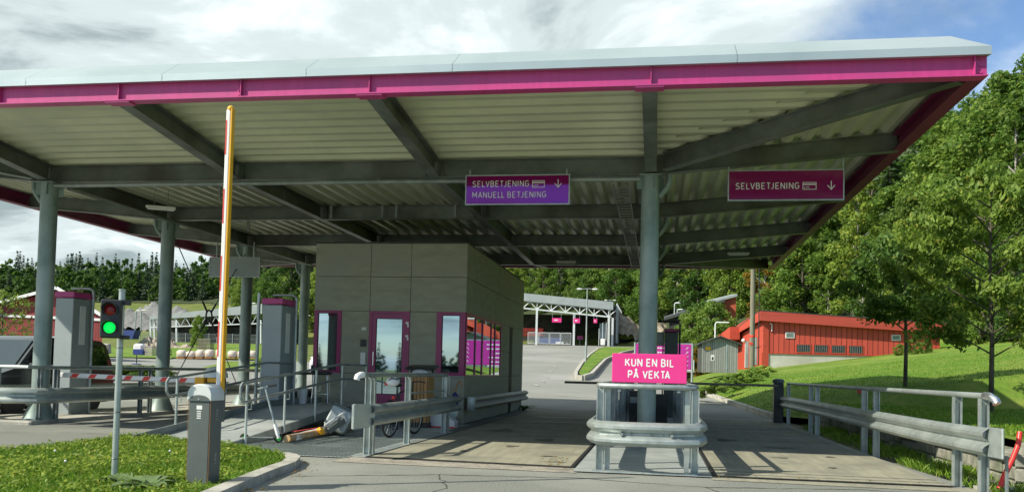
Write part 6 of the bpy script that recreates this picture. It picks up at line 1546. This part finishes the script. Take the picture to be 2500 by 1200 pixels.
p = at(482, 836, 150); plant('small_tree', PB[0], p.x, 150, .36, 'small round green tree in front of the yard hall', 'tree', sz=.45)
# shrubs
def shrub_px(px, py, Y, s, label, grp=None, k=0, sz=None):
    p = at(px, py, Y); return plant('shrub', BU[k], p.x, Y, s, label, 'shrub', grp, z=max(p.z, ground_h(p.x, Y)) , sz=sz)
for px, py, Y, s in ((1640, 875, 80, 1.0), (1672, 885, 78, 1.2), (1706, 885, 76, 1.5), (1745, 885, 80, 1.8), (1690, 850, 88, 1.6), (1735, 845, 88, 1.9), (1770, 860, 86, 1.3), (1655, 860, 90, 1.2), (1715, 845, 90, 1.9)):
    shrub_px(px, py, Y, s, 'big leafy bush behind the grey shed and information sign', 'bushes behind the grey shed', 0)
plant('shrub', treemesh('shrub', broad(88, 2.2, 1.3, 900, .12, .0, 10), M['autumn'], M['bark']), at(1690, 860, 74).x, 74, 1.2, 'yellow flowering bush above the purple information sign', 'shrub')
for px, py, Y, s in ((2195, 862, 62, .33), (2230, 858, 61, .45), (2212, 856, 63, .3), (2262, 856, 60, .38)): shrub_px(px, py, Y, s, 'young bush at the right end of the red building', 'bushes by the red building end', 1)
for px, py, Y, s in ((1800, 925, 42, .42), (1822, 922, 44, .5), (1845, 912, 48, .5), (1862, 905, 52, .45), (1775, 930, 40, .36), (1745, 950, 36, .33), (1720, 955, 37, .33), (1700, 962, 38, .3), (1770, 945, 38, .36), (1838, 925, 44, .4), (1795, 940, 40, .35)):
    shrub_px(px, py, Y, s * .9, 'low leafy ground plant on the lawn edge before the shed', 'ground plants on the lawn edge', 1, sz=s * .42).data = GP[int(RNG.integers(2))]
for px in range(236, 400, 17): shrub_px(px, 912 + (px - 236) * .02, 42, .85, 'low hedge bush in the yard behind the left lane', 'hedge bushes behind the left lane', 2 * int(RNG.integers(0, 2)), sz=.26)
for px in (640, 668): shrub_px(px, 892, 60, .7, 'low green bush beside the yard grass behind the ramp', 'bushes beside the yard grass', 1, sz=.3)
t = .13
while t < .52:
    y = lerp_tab(D0, t) + RNG.uniform(-1.5, 2.5)
    if not (.10 < t < .30 and y < 82): plant('shrub', BU[RNG.integers(3)], t * y, y, RNG.uniform(.8, 1.5), 'leafy bush at the foot of the right-hand woods behind the lawn', 'shrub', 'bushes along the foot of the right-hand woods')
    t += RNG.uniform(1.3, 2.3) / y
# dry fallen leaves along the kerb and lane edge
fl = []
for _ in range(170):
    u = RNG.random()
    if u < .5: y = RNG.uniform(7, 11.2); x = vr(y) + .12 + abs(RNG.normal(0, .18))
    elif u < .8: x = RNG.uniform(-4, 3.6); y = 11.45 + RNG.normal(0, .14) + .05 * (x < -1)
    else: x = -1.25 - abs(RNG.normal(0, .15)); y = RNG.uniform(11.8, 13)
    fl.append((x, y, .03))
fl = np.array(fl); V, Fq = leafquads(fl, unit(RNG.normal(size=fl.shape) * .25 + np.array([0, 0, 1.])), .022, .5)
tag(linkmesh('fallen_leaves', npmesh('fallen_leaves', V, Fq, [M['autumn']])), 'dry fallen leaves scattered along the kerb and the lane threshold', 'leaves', kind='stuff')
# weeds with broad leaves near the barrier
def weed(x, y, z, s, n, label, seed):
    r = np.random.default_rng(seed); mb = MB()
    for k in range(n):
        a = r.uniform(0, 6.28); L_ = s * r.uniform(.6, 1.1); up = r.uniform(.3, .9); w = L_ * .24; c, s_ = math.cos(a), math.sin(a); pts = []
        for q in (0, .3, .6, .85, 1.0):
            rr = L_ * q; zz = L_ * up * (q - .75 * q * q); ww = w * (.12, .9, 1, .6, .03)[(0, .3, .6, .85, 1.0).index(q)]
            for sg in (-1, 0, 1): pts.append((x + rr * c - sg * ww * s_, y + rr * s_ + sg * ww * c, z + zz + (.2 * ww if sg else 0)))
        mb.add(pts, [(i * 3 + j, i * 3 + j + 1, i * 3 + j + 4, i * 3 + j + 3) for i in range(4) for j in range(2)])
    o = mb.build('broadleaf_weed', M['dock'], smooth=True); return tag(o, label, 'weed')
M['dock'] = leafmat('dock_leaves', (.16, .24, .09), (.26, .36, .15), None, .3)
weed(-4.80, 7.72, .07, .36, 18, 'broad-leaved weed at the foot of the near barrier', 3); weed(-5.05, 7.8, .07, .30, 15, 'broad-leaved weed left of the near barrier foot', 4)
weed(-6.5, 12.25, .08, .3, 14, 'bushy weed growing at the ramp foot', 5); weed(-5.95, 9.2, .06, .2, 12, 'flat weed in the verge grass beyond the signal pole', 6); weed(-6.9, 9.8, .06, .22, 12, 'flat weed at the left of the verge grass', 7)
weed(-4.35, 28.8, .0, .5, 12, 'weed growing at the far corner of the booth wall', 9)
vp = []; r_ = np.random.default_rng(77)
while len(vp) < 9000:
    cx_, cy_ = r_.uniform(-8.3, -4.2), r_.uniform(6.4, 12.6)
    if not (vl(cy_) < cx_ < vr(cy_) - .2): continue
    for _ in range(int(r_.integers(10, 60))):
        a, b = cx_ + r_.normal(0, .11), cy_ + r_.normal(0, .11)
        if vl(b) < a < vr(b) - .15: vp.append((a, b, vz(a, b) + r_.uniform(.02, .09)))
vp = np.array(vp); V, Fq = leafquads(vp, unit(r_.normal(size=vp.shape) * .5 + np.array([0, 0, 1.])), .022, .6, r_)
tag(linkmesh('verge_weeds', npmesh('verge_weeds', V, Fq, [M['leaf_light']])), 'patches of small broad-leaved weeds among the verge grass', 'weeds', kind='stuff')
for k in range(3):
    x, y = ((-6.1, 8.3), (-5.75, 9.7), (-6.9, 9.2), (-5.2, 10.4), (-7.3, 10.9))[k]
    t = thing('dandelion', 'pale dandelion seed head standing in the verge grass', 'flower', (x, y, .07), group='dandelion seed heads in the verge'); MB().cyl((0, 0, 0), (.01, 0, .14), .003, n=5).build('stalk', M['leaf_light'], t); MB().ball((.01, 0, .15), .014, 8, 6).build('head', M['white'], t, smooth=True)
